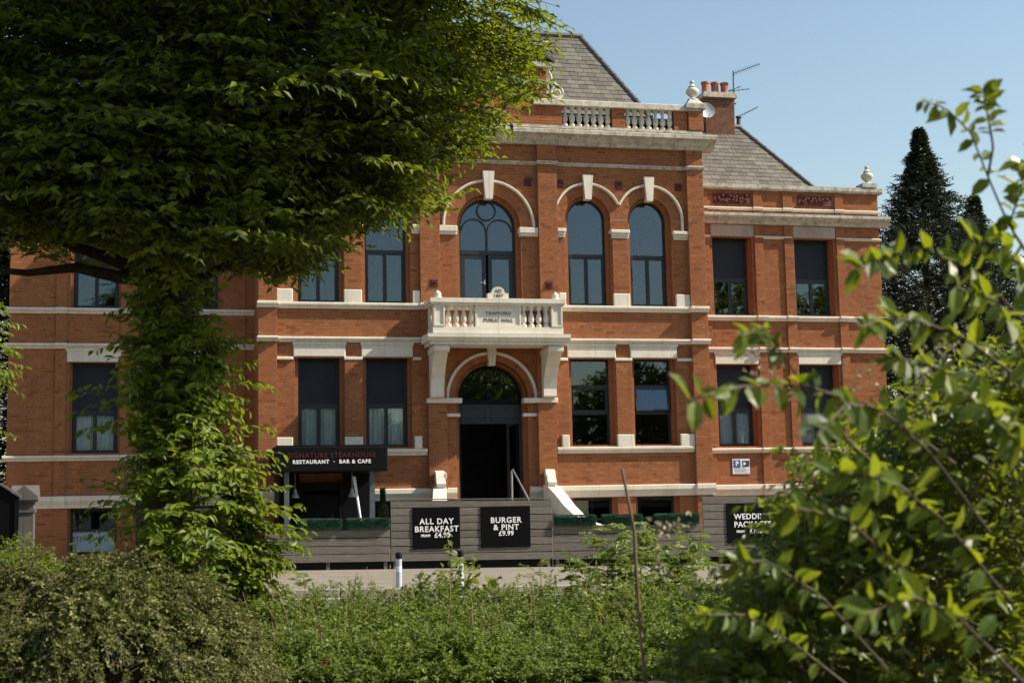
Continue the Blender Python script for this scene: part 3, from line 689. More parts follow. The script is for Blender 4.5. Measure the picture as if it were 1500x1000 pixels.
def low_window(x0, x1, z0, z1, Y, film=False):
    q = MB(); y = Y+.3; frame_rect(q, x0, x1, z0, z1, y); f = q.build('window', 'frame', hall)
    q = MB(); zm = 1.02 if film else (z0+z1)/2; q.box(x0+FB, x1-FB, y-.01, y+.06, zm-.035, zm+.035); q.build('transom', 'frame', f)
    pane(x0+FB, x1-FB, zm+.035, z1-FB, y+.03, f)
    if film:
        q = MB(); q.box(x0+FB, x1-FB, y+.02, y+.03, z0+FB, zm-.035); q.build('frosted_pane', 'frosted', f)
        text('STEAKHOUSE', 'lettering', .17, ((x0+x1)/2, y+.017, .80), 'letterdark', f, .002, 1.05)
    else: pane(x0+FB, x1-FB, z0+FB, zm-.035, y+.03, f)
for a, b in (W1, W2): low_window(a, b, .46, 1.61, 0)
low_window(7.17, 8.31, .41, 1.6, WY); low_window(9.77, 10.94, .41, 1.6, WY); low_window(-10.94, -9.77, .41, 1.6, WY, True); low_window(-8.31, -7.17, .41, 1.6, WY); low_window(-W1[1], -W1[0], .46, 1.61, 0)
# balcony door with tracery
y = .3; q = MB(); q.box(-.80, -.73, y, y+.08, 6.87, 9.02); q.box(.73, .80, y, y+.08, 6.87, 9.02); q.arc(0, 9.02, .73, .81, y+.001, y+.08, 0, 180, 30)
bd = q.build('balcony_door', 'frame', hall)
q = MB(); q.box(-.73, .73, y-.012, y+.07, 8.28, 8.40); q.build('transom', 'frame', bd)
q = MB(); q.arc(0, 9.50, .235, .28, y, y+.06, 0, 360, 32); q.arc(-.365, 8.92, .325, .365, y+.002, y+.06, 0, 180, 20); q.arc(.365, 8.92, .325, .365, y+.002, y+.06, 0, 180, 20)
q.box(-.03, .03, y+.003, y+.06, 8.401, 9.0); q.build('tracery', 'frame', bd)
pane(-.74, .74, 8.401, 9.02, y+.03, bd, arch=(0, 9.02, .745))
for s in (1, -1):
    x0, x1 = sorted((s*.035, s*.725)); q = MB(); frame_rect(q, x0, x1, 6.88, 8.27, y, .10, .06); q.build('door_leaf', 'frame', bd); pane(x0+.09, x1-.09, 6.97, 8.18, y+.03, bd)
q = MB(); q.tube([(-.085, y-.05, 7.45), (-.085, y-.05, 7.58)], .014, 6); q.tube([(-.085, y-.05, 7.5), (-.2, y-.055, 7.5)], .011, 6); q.tube([(-.085, y-.05, 7.52), (-.085, y+.01, 7.52)], .011, 6); q.build('handle', 'steel', bd)
# entrance: fanlight, panelled transom, doors folded back
y = .34; q = MB(); q.arc(0, 4.33, .83, .905, y, y+.08, 0, 180, 30); q.box(-.83, .83, y+.001, y+.08, 4.18, 4.33); fl = q.build('fanlight', 'black', hall)
q = MB(); q.arc(0, 4.86, .275, .315, y+.002, y+.06, 0, 360, 32); q.arc(-.43, 4.34, .37, .41, y+.004, y+.06, 0, 180, 20); q.arc(.43, 4.34, .37, .41, y+.004, y+.06, 0, 180, 20); q.build('tracery', 'black', fl)
pane(-.84, .84, 4.331, 4.335, y+.03, fl, arch=(0, 4.335, .84))
y = .34; q = MB(); q.box(-.9, .9, y+.01, y+.07, 3.66, 4.179); q.box(-.9, -.82, y, y+.1, 1.56, 3.659); q.box(.82, .9, y, y+.1, 1.56, 3.659); dp = q.build('door_frame', 'frame', hall)
for a, b in ((-.78, -.05), (.05, .78)):
    q = MB(); frame_rect(q, a, b, 3.72, 4.12, y-.012, .05, .03); q.build('panel', 'frame', dp)
for s in (1, -1):
    q = MB(); q.box(*sorted((s*.815, s*.765)), .46, 1.3, 1.57, 3.64); dl = q.build('door_leaf', 'black', hall)
    q = MB(); q.box(*sorted((s*.764, s*.755)), .56, 1.2, 2.7, 3.5); q.build('pane', 'glass', dl)
# balcony
bal = MB()
bal.box(-1.84, 1.84, -1.06, -.14, 5.66, 5.74); bal.mould([(-.14, 5.74), (-1.10, 5.74), (-1.13, 5.80), (-1.17, 5.84), (-1.17, 5.93), (-.14, 5.96)], -1.92, 1.92)
B = bal.build('balcony', 'stone', hall)
q = MB(); q.box(-1.76, 1.76, -1.03, -.14, 5.955, 6.13); q.build('plinth', 'stone', B)
def rail(x0, x1, y0, y1): return MB().box(x0, x1, y0, y1, 6.70, 6.76).box(x0-.03, x1+.03, y0-.04, y1+.03, 6.762, 6.88)
q = rail(-1.80, 1.80, -1.05, -.75)
for s in (1, -1):
    x0, x1 = sorted((s*1.80, s*1.5)); q.box(x0, x1, -.719, -.14, 6.70, 6.76); q.box(x0-.03, x1+.03, -.719, -.14, 6.762, 6.878)
q.build('rail', 'stone', B)
for s in (1, -1):
    for yy in (-1.02, -.42):
        x0, x1 = sorted((s*1.74, s*1.44)); q = MB(); q.box(x0, x1, yy, yy+.27, 6.131, 6.699)
        xm0, xm1 = x0+.04, x1-.04
        frame_rect(q, x0, x1, 6.14, 6.69, yy-.025, .045, .026); q.build('post', 'stone', B)
    q = MB(); cx = s*1.60; q.lathe([(.001, 0), (.12, 0), (.12, .04), (.09, .06), (.10, .10), (.085, .16), (.04, .20), (.001, .23)], (cx, -.88, 6.875), 12); q.build('knob', 'stone', B, smooth=True)
q = MB(); q.box(-.62, .62, -.97, -.80, 6.131, 6.699); frame_rect(q, -.62, .62, 6.135, 6.695, -1.0, .05, .031); nb_ = q.build('name_panel', 'stone', B)
text('TRAFFORD', 'lettering', .122, (0, -.975, 6.49), 'letterstone', nb_, .004, 1.18, .002); text('PUBLIC HALL', 'lettering', .122, (0, -.975, 6.31), 'letterstone', nb_, .004, 1.12, .002)
q = MB(); q.prism([(-.28, 6.88), (.28, 6.88), (.28, 7.02), (.2, 7.03)]+[(.17*math.cos(R(a)), 7.06+.14*math.sin(R(a))) for a in range(0, 181, 15)]+[(-.2, 7.03), (-.28, 7.02)], -1.02, -.84); cr_ = q.build('crest', 'stone', B)
text('AD', 'lettering', .13, (0, -1.022, 7.08), 'letterstone', cr_, .003, 1.1, .003); text('1887', 'lettering', .12, (0, -1.022, 6.95), 'letterstone', cr_, .003, 1.15, .003)
bmw = MB().lathe(BAL, seg=12).mesh('baluster', 'stone', True)
bmw.transform(Matrix.Diagonal((1, 1, 1.02, 1)))
for s in (1, -1):
    for i in range(4): link('baluster', bmw, B, loc=(s*(.71+.205*i), -.9, 6.13))
    for i in range(2): link('baluster', bmw, B, loc=(s*1.6, -.64+.12*i, 6.13))
def corbel(s):
    q = MB(); pts = [(-.13, 5.66), (-1.0, 5.66), (-1.02, 5.55), (-.93, 5.42), (-.86, 5.36), (-.62, 5.12), (-.42, 4.82), (-.35, 4.55), (-.36, 4.36), (-.30, 4.32), (-.13, 4.32)]
    q.mould(pts, *sorted((s*1.36, s*1.72))); q.mould([(-.13, 5.60), (-1.06, 5.60), (-1.06, 5.50), (-1.0, 5.46), (-.13, 5.46)], *sorted((s*1.33, s*1.75)))
    return q.build('corbel', 'stone', B)
corbel(1); corbel(-1)
# ------------------------------------------------------------------ entrance steps and stair flanks
st = MB()
for i in range(9): st.box(-1.45, 1.45, -.28*(i+1)-.13, -.28*i-.131, -.1, 1.56-.17*i)
steps = st.build('steps', 'kerb', hall)
for s in (1, -1):
    path = [(1.50, -.15, 2.0), (1.54, -.5, 1.93), (1.62, -.9, 1.72), (1.74, -1.3, 1.42), (1.92, -1.7, 1.14), (2.16, -2.05, .96), (2.42, -2.3, .90)]
    q = MB(); vs = []; fs = []
    for i, (x, yy, z) in enumerate(path):
        p0 = path[max(i-1, 0)]; p1 = path[min(i+1, len(path)-1)]; tx, ty = p1[0]-p0[0], p1[1]-p0[1]; l = math.hypot(tx, ty); nx, ny = -ty/l, tx/l; w = .17+.02*i/6
        a = (s*(x+nx*w), yy+ny*w); b = (s*(x-nx*w), yy-ny*w); vs += [(*a, z), (*b, z), (*b, -.2), (*a, -.2)]
    for i in range(len(path)-1): fs += [(4*i+e, 4*i+(e+1) % 4, 4*i+4+(e+1) % 4, 4*i+4+e) for e in range(4)]
    fs += [(0, 1, 2, 3), tuple(4*(len(path)-1)+e for e in (3, 2, 1, 0))]; q.add(vs, fs)
    fk = q.build('stair_flank', 'stone', hall)
    q = MB(); q.mould([(-.15, 1.96), (-.5, 1.96), (-.52, 2.05), (-.44, 2.14), (-.40, 2.26), (-.36, 2.36), (-.22, 2.40), (-.15, 2.36)], *sorted((s*1.38, s*1.62)))
    q.tube([(s*1.36, -.33+.1*x, 2.25+.1*z) for x, z in scroll_pts(1, 1.6, 24)], .02, 5); q.build('scroll', 'stone', fk)
# handrail
hr = MB(); hr.tube([(.42, -.35, 1.5), (.42, -.35, 2.36), (.44, -.42, 2.40), (.55, -2.0, 1.45), (.56, -2.6, 1.08), (.56, -2.6, .1)], .022, 8)
hr.tube([(.40, -.5, 2.33), (.40, -.5, 1.4)], .018, 8)
h_ = thing('handrail', 'galvanised tube handrail rising to the open entrance door', 'handrail', (.5, -1.5, .8)); hr.build('rail_tube', 'steel', h_, smooth=True)
# ------------------------------------------------------------------ restaurant porch
px0, px1 = -5.92, -3.15; py0 = -2.2
po = thing('restaurant_porch', 'black flat-roofed porch with lettered fascia over the basement restaurant door', 'porch', (-4.5, -1.2, gz(-4.5)))
q = MB(); q.bevbox(px0, px1, py0, -.14, 2.37, 2.98, .02); q.box(px0+.05, px1-.05, py0+.05, -.14, 2.981, 3.02); can = q.build('canopy', 'black', po)
text('SIGNATURE STEAKHOUSE', 'lettering', .165, (-4.53, py0-.005, 2.76), 'redletter', can, .006, 1.14, .004)
text('RESTAURANT  \u00b7  BAR & CAFE', 'lettering', .125, (-4.53, py0-.005, 2.605), 'white', can, .004, 1.2, .005)
for x in (-5.68, -3.58):
    q = MB(); q.box(x, x+.12, py0+.14, py0+.26, gz(x)-.01, 2.37); q.build('post', 'greypost', po)
q = MB(); q.box(px0+.12, px0+.16, py0+.3, -.14, gz(-5.9), 2.36); q.build('side_panel', 'black', po)
q = MB(); frame_rect(q, -5.15, -4.05, gz(-4.6)-.02, 2.15, -.16, .08, .1); dfr = q.build('door', 'black', po); q = MB(); q.box(-5.08, -4.12, -.12, -.11, gz(-4.6), 2.08); q.build('pane', 'black', dfr)
q = MB(); q.box(px0+.17, -5.16, -.15, -.141, 0, 2.36); q.box(-4.04, px1-.05, -.15, -.141, 0, 2.36); q.build('back_panel', 'black', po)
q = MB()
for yy in (-1.75, -1.55): q.tube([(-3.95+.25*(yy+1.75), yy, 2.25), (-3.62, yy-.12, gz(-3.6)+.02)], .03, 6)
q.build('strut', 'signwhite', po)
for x in (-5.35, -3.92):
    l_ = MB(); l_.lathe([(.001, .22), (.03, .22), (.05, .12), (.10, .02), (.10, 0), (.001, 0)], (x, -1.2, 1.75), 10); l_.tube([(x, -1.2, 1.96), (x, -1.2, 2.37)], .008, 5)
    t_ = thing('pendant_lamp', 'pale pendant shade under the porch canopy, '+('beside the left post' if x < -5 else 'beside the white strut'), 'lamp', (x, -1.2, 1.75), 'lamps under the porch'); l_.build('lamp_shade', 'dish', t_)
# ------------------------------------------------------------------ fence
FY = -4.6
def fence_panel(label, x0, x1, z0, z1, nb, sl):
    t = thing('slat_fence', label, 'fence', (x0, FY, gz(x0)))
    h = (z1-z0)/nb; w = x1-x0
    me = MB().bevbox(0, w, -.022, 0, 0, h-.017, .004).mesh('board', 'timber')
    for i in range(nb):
        o = link('board', me, t, loc=(x0, FY+random.uniform(-.004, .004), z0+i*h+random.uniform(-.003, .003)), rot=(0, sl+random.uniform(-.0015, .0015), 0))
    q = MB(); q.prism([(x0+.01, z0+.02), (x1-.01, z0+.02-sl*w), (x1-.01, z1-.03-sl*w), (x0+.01, z1-.03)], FY+.006, FY+.012); q.build('liner', 'blackboard', t)
    np_ = max(2, int(w/1.3)+1)
    for i in range(np_):
        x = x0+.06+(w-.2)*i/(np_-1); q = MB(); q.box(x, x+.08, FY+.014, FY+.094, gz(x)-.05, z1-sl*(x-x0)-.02); q.build('post', 'timber', t)
    q = MB(); q.box(x0, x1, FY+.03, FY+.06, gz(x1)-.06, z0-.0); q.build('base_rail', 'black', t)
    return t
SLP = .011
fence_panel('low grey timber slat fence below the porch, under two hedge troughs', -6.3, -3.47, .27, 1.005, 4, SLP)
t2 = fence_panel('tall grey timber slat fence carrying the breakfast and burger boards', -3.45, .385, .235, 1.63, 8, SLP)
fence_panel('low grey timber slat fence right of the stair flank, under three hedge troughs', .40, 4.13, .175, .96, 4, SLP*.6)
fence_panel('tall grey timber slat fence carrying the package board', 4.15, 7.4, .13, 1.585, 8, SLP*.6)
q = MB(); q.box(-3.45, .385, FY-.03, FY+.09, 1.632, 1.655); o = q.build('capping', 'timber', t2); o.location = (0, 0, 0); 
o.data.transform(Matrix.Translation((-3.45, 0, 1.632)) @ Matrix.Rotation(SLP, 4, 'Y') @ Matrix.Translation((3.45, 0, -1.632)))
def board(label, x0, x1, z0, z1, lines, name='menu_board'):
    t = thing(name, label, 'sign', ((x0+x1)/2, FY-.03, z0)); q = MB(); q.bevbox(x0, x1, FY-.045, FY-.024, z0, z1, .004); p = q.build('panel', 'blackboard', t)
    for s, size, x, z, sp in lines: text(s, 'lettering', size, (x, FY-.048, z), 'white', p, .002, sp, .004)
cx = -2.385; board('black board reading ALL DAY BREAKFAST', -2.945, -1.835, .50, 1.45, [('ALL DAY', .182, cx, 1.12, 1.14), ('BREAKFAST', .182, cx+.0, .945, 1.12), ('FROM', .075, cx-.26, .80, 1.1), ('\u00a34.95', .16, cx+.13, .805, 1.05)])
cx = -.74; board('black board reading BURGER & PINT', -1.34, -.155, .49, 1.44, [('BURGER', .182, cx, 1.115, 1.14), ('& PINT', .182, cx, .95, 1.12), ('\u00a39.99', .155, cx, .81, 1.05)])
cx = 5.42; board('black board offering a package from \u00a31887, half hidden by the bush', 4.75, 6.1, .44, 1.40, [('WEDDING', .19, cx, 1.07, 1.08), ('PACKAGES', .19, cx, .88, 1.06), ('FROM', .075, cx-.32, .715, 1.1), ('\u00a31887', .16, cx+.12, .72, 1.05)])
# hedge troughs of plastic grass
def leafcloud(P, D, Nn, L, W, hi=False, fold=.18, droop=.12):
    P, D, Nn = [np.asarray(a, float) for a in (P, D, Nn)]
    D = D/np.linalg.norm(D, axis=1, keepdims=True); S = np.cross(D, Nn); S /= (np.linalg.norm(S, axis=1, keepdims=True)+1e-9); U = np.cross(S, D)
    n_ = len(P); L = np.broadcast_to(np.asarray(L, float), (n_,))[:, None]; W = np.broadcast_to(np.asarray(W, float), (n_,))[:, None]
    if not hi:
        v = np.stack([P, P+D*L*.45+S*W*.5+U*W*fold, P+D*L-U*L*droop, P+D*L*.45-S*W*.5+U*W*fold], 1)
        f = np.array([(0, 1, 2), (0, 2, 3)]); k = 4
    else:
        m1 = P+D*L*.28-U*L*droop*.05; m2 = P+D*L*.66-U*L*droop*.4; tip = P+D*L-U*L*droop*1.1
        v = np.stack([P, m1, m2, tip, m1+S*W*.42+U*W*fold, m2+S*W*.40+U*W*fold, m1-S*W*.42+U*W*fold, m2-S*W*.40+U*W*fold], 1)
        f = np.array([(0, 4, 1), (1, 4, 5), (1, 5, 2), (2, 5, 3), (0, 1, 6), (1, 7, 6), (1, 2, 7), (2, 3, 7)]); k = 8
    fs = (f[None]+(np.arange(n_)*k)[:, None, None]).reshape(-1, 3)
    return v.reshape(-1, 3), fs
def leaves(name, arr, matname, parent=None, hi=False, kind='stuff', smooth=False, **k):
    v, f = leafcloud(*arr, hi=hi, **k); me = npmesh(name, v, f); me.materials.append(MT[matname])
    if smooth: me.polygons.foreach_set('use_smooth', [True]*len(me.polygons))
    return link(name, me, parent, kind=kind)
def hedge_mesh(w, d, h):
    n_ = 4200; P = rng.random((n_, 3))*[w, d, h]; face = rng.integers(0, 4, n_)
    P[face == 0, 2] = h; P[face == 1, 1] = 0; P[face == 2, 1] = rng.random((face == 2).sum())*.03; P[face == 3, 0] = np.where(rng.random((face == 3).sum()) < .5, 0, w)
    D = rng.normal(0, .5, (n_, 3)); D[face == 0, 2] += 1; D[(face == 1)|(face == 2), 1] -= .8; D[:, 2] += .5; D[face == 3, 0] += np.where(P[face == 3, 0] > 0, .8, -.8)
    v, f = leafcloud(P, D, rng.normal(0, 1, (n_, 3)), .035+.02*rng.random(n_), .012); me = npmesh('foliage', v, f); me.materials.append(MT['plastic']); return me
hm = hedge_mesh(.92, .22, .21); core = MB().box(.01, .91, .01, .21, 0, .19).mesh('core', 'plastic')
hl = ['boxy artificial grass hedge under the porch fascia, next to the trunk foliage', 'boxy artificial grass hedge beside the potted conifer', 'boxy artificial grass hedge at the foot of the white stair flank', 'boxy artificial grass hedge before the gap between two basement windows', 'boxy artificial grass hedge next to the tall package fence']
for i, (x, z) in enumerate(((-5.52, 1.0), (-4.42, .995), (.50, .965), (1.66, .955), (2.98, .945))):
    t = thing('artificial_hedge', hl[i], 'hedge', (x, FY, z), 'artificial hedges on the fence')
    for nm, me in (('foliage', hm), ('core', core)):
        o = link(nm, me, t, loc=(x, FY-.08, z), rot=(0, .011, 0))
        if nm == 'foliage': o['kind'] = 'stuff'
        if i == 4: o.scale = (1.12, 1, 1)
    q = MB(); q.box(x+.02, x+.9, FY+.0, FY+.12, z-.10, z-.005); q.build('trough', 'timber', t)
# potted conifer by the porch
pc = at(561, 757, -3.2); t = thing('potted_conifer', 'slim clipped conifer standing in a pot between porch and tall fence', 'plant', (pc[0], -3.2, gz(pc[0])))
q = MB(); q.lathe([(.001, 0), (.13, 0), (.18, .4), (.2, .42), (.001, .42)], (pc[0], -3.2, gz(pc[0])), 14); q.build('pot', 'greypost', t)
n_ = 2600; a = rng.random(n_)*6.28; zz = rng.random(n_)*1.45; rr = (.11+.04*np.sin(zz*9))*(1-.75*(zz/1.45)**2)*np.sqrt(rng.random(n_)*.7+.3)
P = np.stack([pc[0]+rr*np.cos(a), -3.2+rr*np.sin(a), gz(pc[0])+.4+zz], 1); D = np.stack([np.cos(a), np.sin(a), .8+0*a], 1)+rng.normal(0, .4, (n_, 3))
leaves('foliage', (P, D, rng.normal(0, 1, (n_, 3)), .06, .025), 'conifer', t)
# bollards
bp_ = MB().lathe([(.001, 0), (.052, 0), (.052, .62), (.001, .62)], seg=16).mesh('post', 'dish', True); bc_ = MB().lathe([(.001, .62), (.06, .62), (.06, .70), (.05, .74), (.001, .76)], seg=16).mesh('cap', 'black', True)
bpr = MB().lathe([(.0535, .34), (.0535, .46), (.0525, .46)], seg=16).mesh('band', 'signwhite', True)
for i, (px, py) in enumerate(((584, 808), (674, 805))):
    p = at(px, py, -12.6); x = p[0]; z0 = gz(x); k = (p[2]-z0)/.76
    t = thing('bollard', 'white bollard with a black cap '+('standing clear before the fence joint' if i == 0 else 'partly behind the yellow-green shoot'), 'bollard', (x, -12.6, z0), 'white bollards along the kerb')
    for nm, me in (('post', bp_), ('cap', bc_), ('band', bpr)):
        o = link(nm, me, t, loc=(x, -12.6, z0)); o.scale = (1, 1, k)
# wall sign
p0, p1 = at(1072, 671, WY), at(1099, 694, WY); q = MB(); q.bevbox(p0[0], p1[0], WY-.02, WY-.009, p1[2], p0[2], .004)
t = q.build('parking_sign', 'signwhite', None, label='small white parking notice with blue P fixed on the brick wing', cat='sign')
cxs = (p0[0]+p1[0])/2; w = p1[0]-p0[0]
q = MB(); q.box(p0[0]+.07*w, p0[0]+.46*w, WY-.024, WY-.021, p0[2]-.27, p0[2]-.05); bl_ = q.build('emblem', 'signblue', t)
text('P', 'lettering', .20, (p0[0]+.265*w, WY-.026, p0[2]-.16), 'signwhite', bl_, .001, 1, .006)
q = MB(); q.box(p0[0]+.56*w, p0[0]+.93*w, WY-.024, WY-.021, p0[2]-.25, p0[2]-.07); cm = q.build('emblem', 'letterdark', t); q = MB(); q.box(p0[0]+.61*w, p0[0]+.74*w, WY-.027, WY-.0245, p0[2]-.20, p0[2]-.12); q.lathe([(.001, 0), (.035, 0), (.035, .003), (.001, .003)], (p0[0]+.82*w, WY-.027, p0[2]-.17), 8); q.build('camera_symbol', 'signwhite', cm)
for i in range(4): q = MB(); q.box(p0[0]+.1*w, p0[0]+(.9-.15*(i % 2))*w, WY-.0225, WY-.0205, p1[2]+.04+.04*i, p1[2]+.052+.04*i); q.build('text_line', 'letterdark', t)
q = MB(); frame_rect(q, p0[0]-.004, p1[0]+.004, p1[2]-.004, p0[2]+.004, WY-.0235, .012, .01); q.build('border', 'letterdark', t)
# satellite dish
d_ = np.array([at(1034, 163, 3.6)[0], 3.6, at(1034, 163, 3.6)[2]]); t = thing('satellite_dish', 'pale grey satellite dish fixed before the chimney stack', 'satellite dish', tuple(d_))
q = MB(); q.lathe([(.001, .0), (.15, .012), (.26, .045), (.33, .08), (.325, .085), (.25, .055), (.14, .022), (.001, .01)], seg=24); me = q.mesh('reflector', 'dish', True); me.transform(Matrix.Scale(.8, 4)); me.transform(Matrix.Rotation(R(78), 4, 'X')); link('reflector', me, t, loc=tuple(d_))
q = MB(); q.tube([d_+(0, .0, 0), d_+(0, .15, -.1), d_+(-.2, .3, -.35), d_+(-.2, .3, -1.0)], .022, 6); q.tube([d_+(0, -.02, -.28), d_+(0, -.38, -.18)], .012, 5); q.build('mast', 'dish', t)
# tv aerials
am = at(1075, 183, 4.3); t = thing('tv_aerial', 'tall mast with two yagi television aerials strapped to the chimney', 'aerial', tuple(am))
def P3(px, py): return at(px, py, 4.3)
q = MB(); q.tube([P3(1075.5, 188), P3(1074, 104)], .024, 6); q.build('mast', 'aerial', t)
def yagi(p0, p1, n_, el, parent, nm='yagi'):
    q = MB(); q.tube([p0, p1], .013, 5); y_ = q.build(nm, 'aerial', parent)
    q = MB()
    for i in range(n_):
        p = np.array(p0)+(np.array(p1)-p0)*(i+.5)/n_; l = el*(1-.4*i/n_); q.tube([p-(0, .28*l, .5*l), p+(0, .28*l, .5*l)], .006, 4)
    q.build('element', 'aerial', y_)
yagi(P3(1074, 108), P3(1113, 94), 14, .22, t); yagi(P3(1066, 134), P3(1098, 130.5), 5, .12, t); yagi(P3(1066, 134), P3(1085, 127), 3, .12, t)
q = MB(); q.tube([P3(1072, 152), P3(1078, 152)], .03, 6); q.build('clamp', 'aerial', t)
am2 = at(1082, 186, 4.5); t = thing('tv_aerial', 'short aerial on a stubby vent pipe at the slate ridge', 'aerial', tuple(am2))
q = MB(); q.tube([at(1082, 190, 4.5), at(1082, 173, 4.5)], .07, 10); q.tube([at(1082, 173, 4.5), at(1082, 171, 4.5)], .10, 10); q.build('vent_pipe', 'aerial', t); yagi(at(1080, 172, 4.5), at(1110, 157, 4.5), 10, .14, t)
# stone gate pier in front of the left wing
GP = -3.0; p = at(40, 720, GP)
def gpier(x0, x1, ztop, Y, m, label):
    z0 = gz(x0); t = thing('gate_pier', label, 'gate pier', ((x0+x1)/2, Y, z0)); q = MB(); q.box(x0, x1, Y, Y+(x1-x0), z0-.1, ztop-.62); q.build('shaft', m, t)
    q = MB(); q.box(x0-.03, x1+.03, Y-.03, Y+(x1-x0)+.03, ztop-.62, ztop-.56); q.box(x0, x1, Y, Y+(x1-x0), ztop-.56, ztop-.40); q.box(x0-.06, x1+.06, Y-.06, Y+(x1-x0)+.06, ztop-.40, ztop-.34); q.box(x0-.1, x1+.1, Y-.1, Y+(x1-x0)+.1, ztop-.34, ztop-.26); q.build('cornice', m, t)
    q = MB(); cx = (x0+x1)/2; q.prism([(x0-.1, ztop-.259), (x1+.1, ztop-.259), (cx, ztop)], Y-.1, Y+(x1-x0)+.1); me = q.build('pediment', m, t)
    q = MB(); w = (x1-x0)+.2; cy = Y+(x1-x0)/2; q.add([(x0-.098, cy-w/2, ztop-.257), (x0-.098, cy+w/2, ztop-.257), (x0-.098, cy, ztop-.002), (x1+.098, cy-w/2, ztop-.257), (x1+.098, cy+w/2, ztop-.257), (x1+.098, cy, ztop-.002)], [(0, 1, 2), (3, 5, 4), (0, 2, 5, 3), (1, 4, 5, 2)]); q.build('cross_gable', m, t); return t
x1 = at(49, 750, GP)[0]; gpier(x1-.40, x1, at(40, 710, GP)[2], GP, 'pierstone', 'grey stone gate pier with gabled cap beside the basement window')
gx0, gx1 = at(-40, 750, -3.6)[0], at(27, 750, -3.6)[0]; gtop = at(4, 711, -3.6)[2]; ge = at(27, 728, -3.6)[2]; gm = (gx0+gx1)/2; z0 = gz(gx0)  # separate dark panel added to imitate the pier's front face in shade
t = thing('shaded_pier_front', 'dark pointed panel added as the shaded front of the grey stone pier', 'shade panel', (gm, -3.6, z0))
q = MB(); q.prism([(gx0, z0+.05), (gx1, z0+.05), (gx1, ge), (gm+.1, gtop), (gx0, ge)], -3.6, -3.52); q.build('panel', 'blackboard', t)  # added dark panel, stands in for the pier's shaded front
q = MB(); q.prism([(gx0-.05, ge), (gx0-.05, ge+.05), (gm+.1, gtop+.06), (gx1+.05, ge+.05), (gx1+.05, ge), (gm+.1, gtop+.005)], -3.66, -3.5); q.build('added_coping', 'pierstone', t)
for x in (gx0+.02, gx1-.08): q = MB(); q.box(x, x+.06, -3.63, -3.601, z0, ge-.02); q.build('shade_edge', 'black', t)
# ------------------------------------------------------------------ vegetation
def unit(a): a = np.asarray(a, float); return a/(np.linalg.norm(a, axis=-1, keepdims=True)+1e-9)
UP = np.array([0, 0, 1.])
def shoots(A, D, L, K, leaf, aspect=.5, droop=.25, hang=.25, spread=.9, jitter=.25, upn=1.0, tmin=.12, opp=False, sizevar=.3, outn=.15):
    """leaves set alternately along n shoots; returns leaf arrays and the shoot polylines"""
    A = np.asarray(A, float); D = unit(D); n_ = len(A); L = np.broadcast_to(np.asarray(L, float), (n_,))
    t = np.linspace(tmin, 1, K)[None, :, None]
    Lc = L[:, None, None]
    P = A[:, None]+D[:, None]*Lc*t-UP*Lc*droop*t**2
    T = unit(D[:, None]-UP*2*droop*t)
    S = unit(np.cross(T, UP)+rng.normal(0, .15, (n_, 1, 3)))
    sg = np.where(np.arange(K) % 2 == 0, 1., -1.)[None, :, None]
    LD = unit(T*.55+S*sg*spread-UP*hang+rng.normal(0, jitter, (n_, K, 3)))
    NN = unit(UP*upn+rng.normal(0, .45, (n_, K, 3))+T*outn)
    ll = leaf*(1-sizevar/2+sizevar*rng.random((n_, K)))*(1-.25*np.abs(t[..., 0]-.5))
    r = lambda a: a.reshape(-1, 3)
    if opp:
        LD2 = unit(T*.55-S*sg*spread-UP*hang+rng.normal(0, jitter, (n_, K, 3)))
        arr = (np.concatenate([r(P), r(P)]), np.concatenate([r(LD), r(LD2)]), np.concatenate([r(NN), r(NN)]), np.concatenate([ll.ravel()]*2), np.concatenate([ll.ravel()]*2)*aspect)
    else: arr = (r(P), r(LD), r(NN), ll.ravel(), ll.ravel()*aspect)
    tl = np.linspace(0, 1, 5)[None, :, None]
    return arr, A[:, None]+D[:, None]*Lc*tl-UP*Lc*droop*tl**2
def cat(arrs): return tuple(np.concatenate([np.asarray(a[i]) for a in arrs]) for i in range(5))
def stems(name, lines, r0, r1, matname, parent, kind='stuff'):
    lines = np.asarray(lines); n_, k, _ = lines.shape
    T = unit(np.gradient(lines, axis=1)); a = unit(np.cross(T, [.31, .2, .93])); b = np.cross(T, a)
    rad = np.linspace(r0, r1, k)[None, :, None]
    v = np.stack([lines+rad*(math.cos(x)*a+math.sin(x)*b) for x in (0, 2.094, 4.189)], 2)       # n,k,3,3
    base = (np.arange(n_)*k*3)[:, None, None, None]; i = (np.arange(k-1)*3)[None, :, None, None]
    f = np.array([(0, 1, 4, 3), (1, 2, 5, 4), (2, 0, 3, 5)])[None, None]
    me = npmesh(name, v.reshape(-1, 3), (f+base+i).reshape(-1, 4)); me.materials.append(MT[matname]); return link(name, me, parent, kind=kind)
def rdir(n_, up=0., sd=1.):
    return unit(rng.normal(0, sd, (n_, 3))+UP*up)
def leaf_objects(arr, idx, matname, parent, name='leaf'):
    """a few leaves as objects of their own, sharing one mesh"""
    v, f = leafcloud([(0, 0, 0)], [(1, 0, 0)], [(0, 0, 1)], 1, .55, hi=True); me = npmesh(name, v, f); me.materials.append(MT[matname])
    for i in idx:
        D = unit(arr[1][i]); S = unit(np.cross(D, arr[2][i])); U = np.cross(S, D)
        o = bpy.data.objects.new(name, me); C.objects.link(o); o.parent = parent; o.matrix_parent_inverse = pinv(parent)
        Lx = arr[3][i]; Wd = arr[4][i]/.55; P = arr[0][i]
        o.matrix_basis = Matrix(((D[0]*Lx, -S[0]*Wd, U[0]*Wd, P[0]), (D[1]*Lx, -S[1]*Wd, U[1]*Wd, P[1]), (D[2]*Lx, -S[2]*Wd, U[2]*Wd, P[2]), (0, 0, 0, 1)))
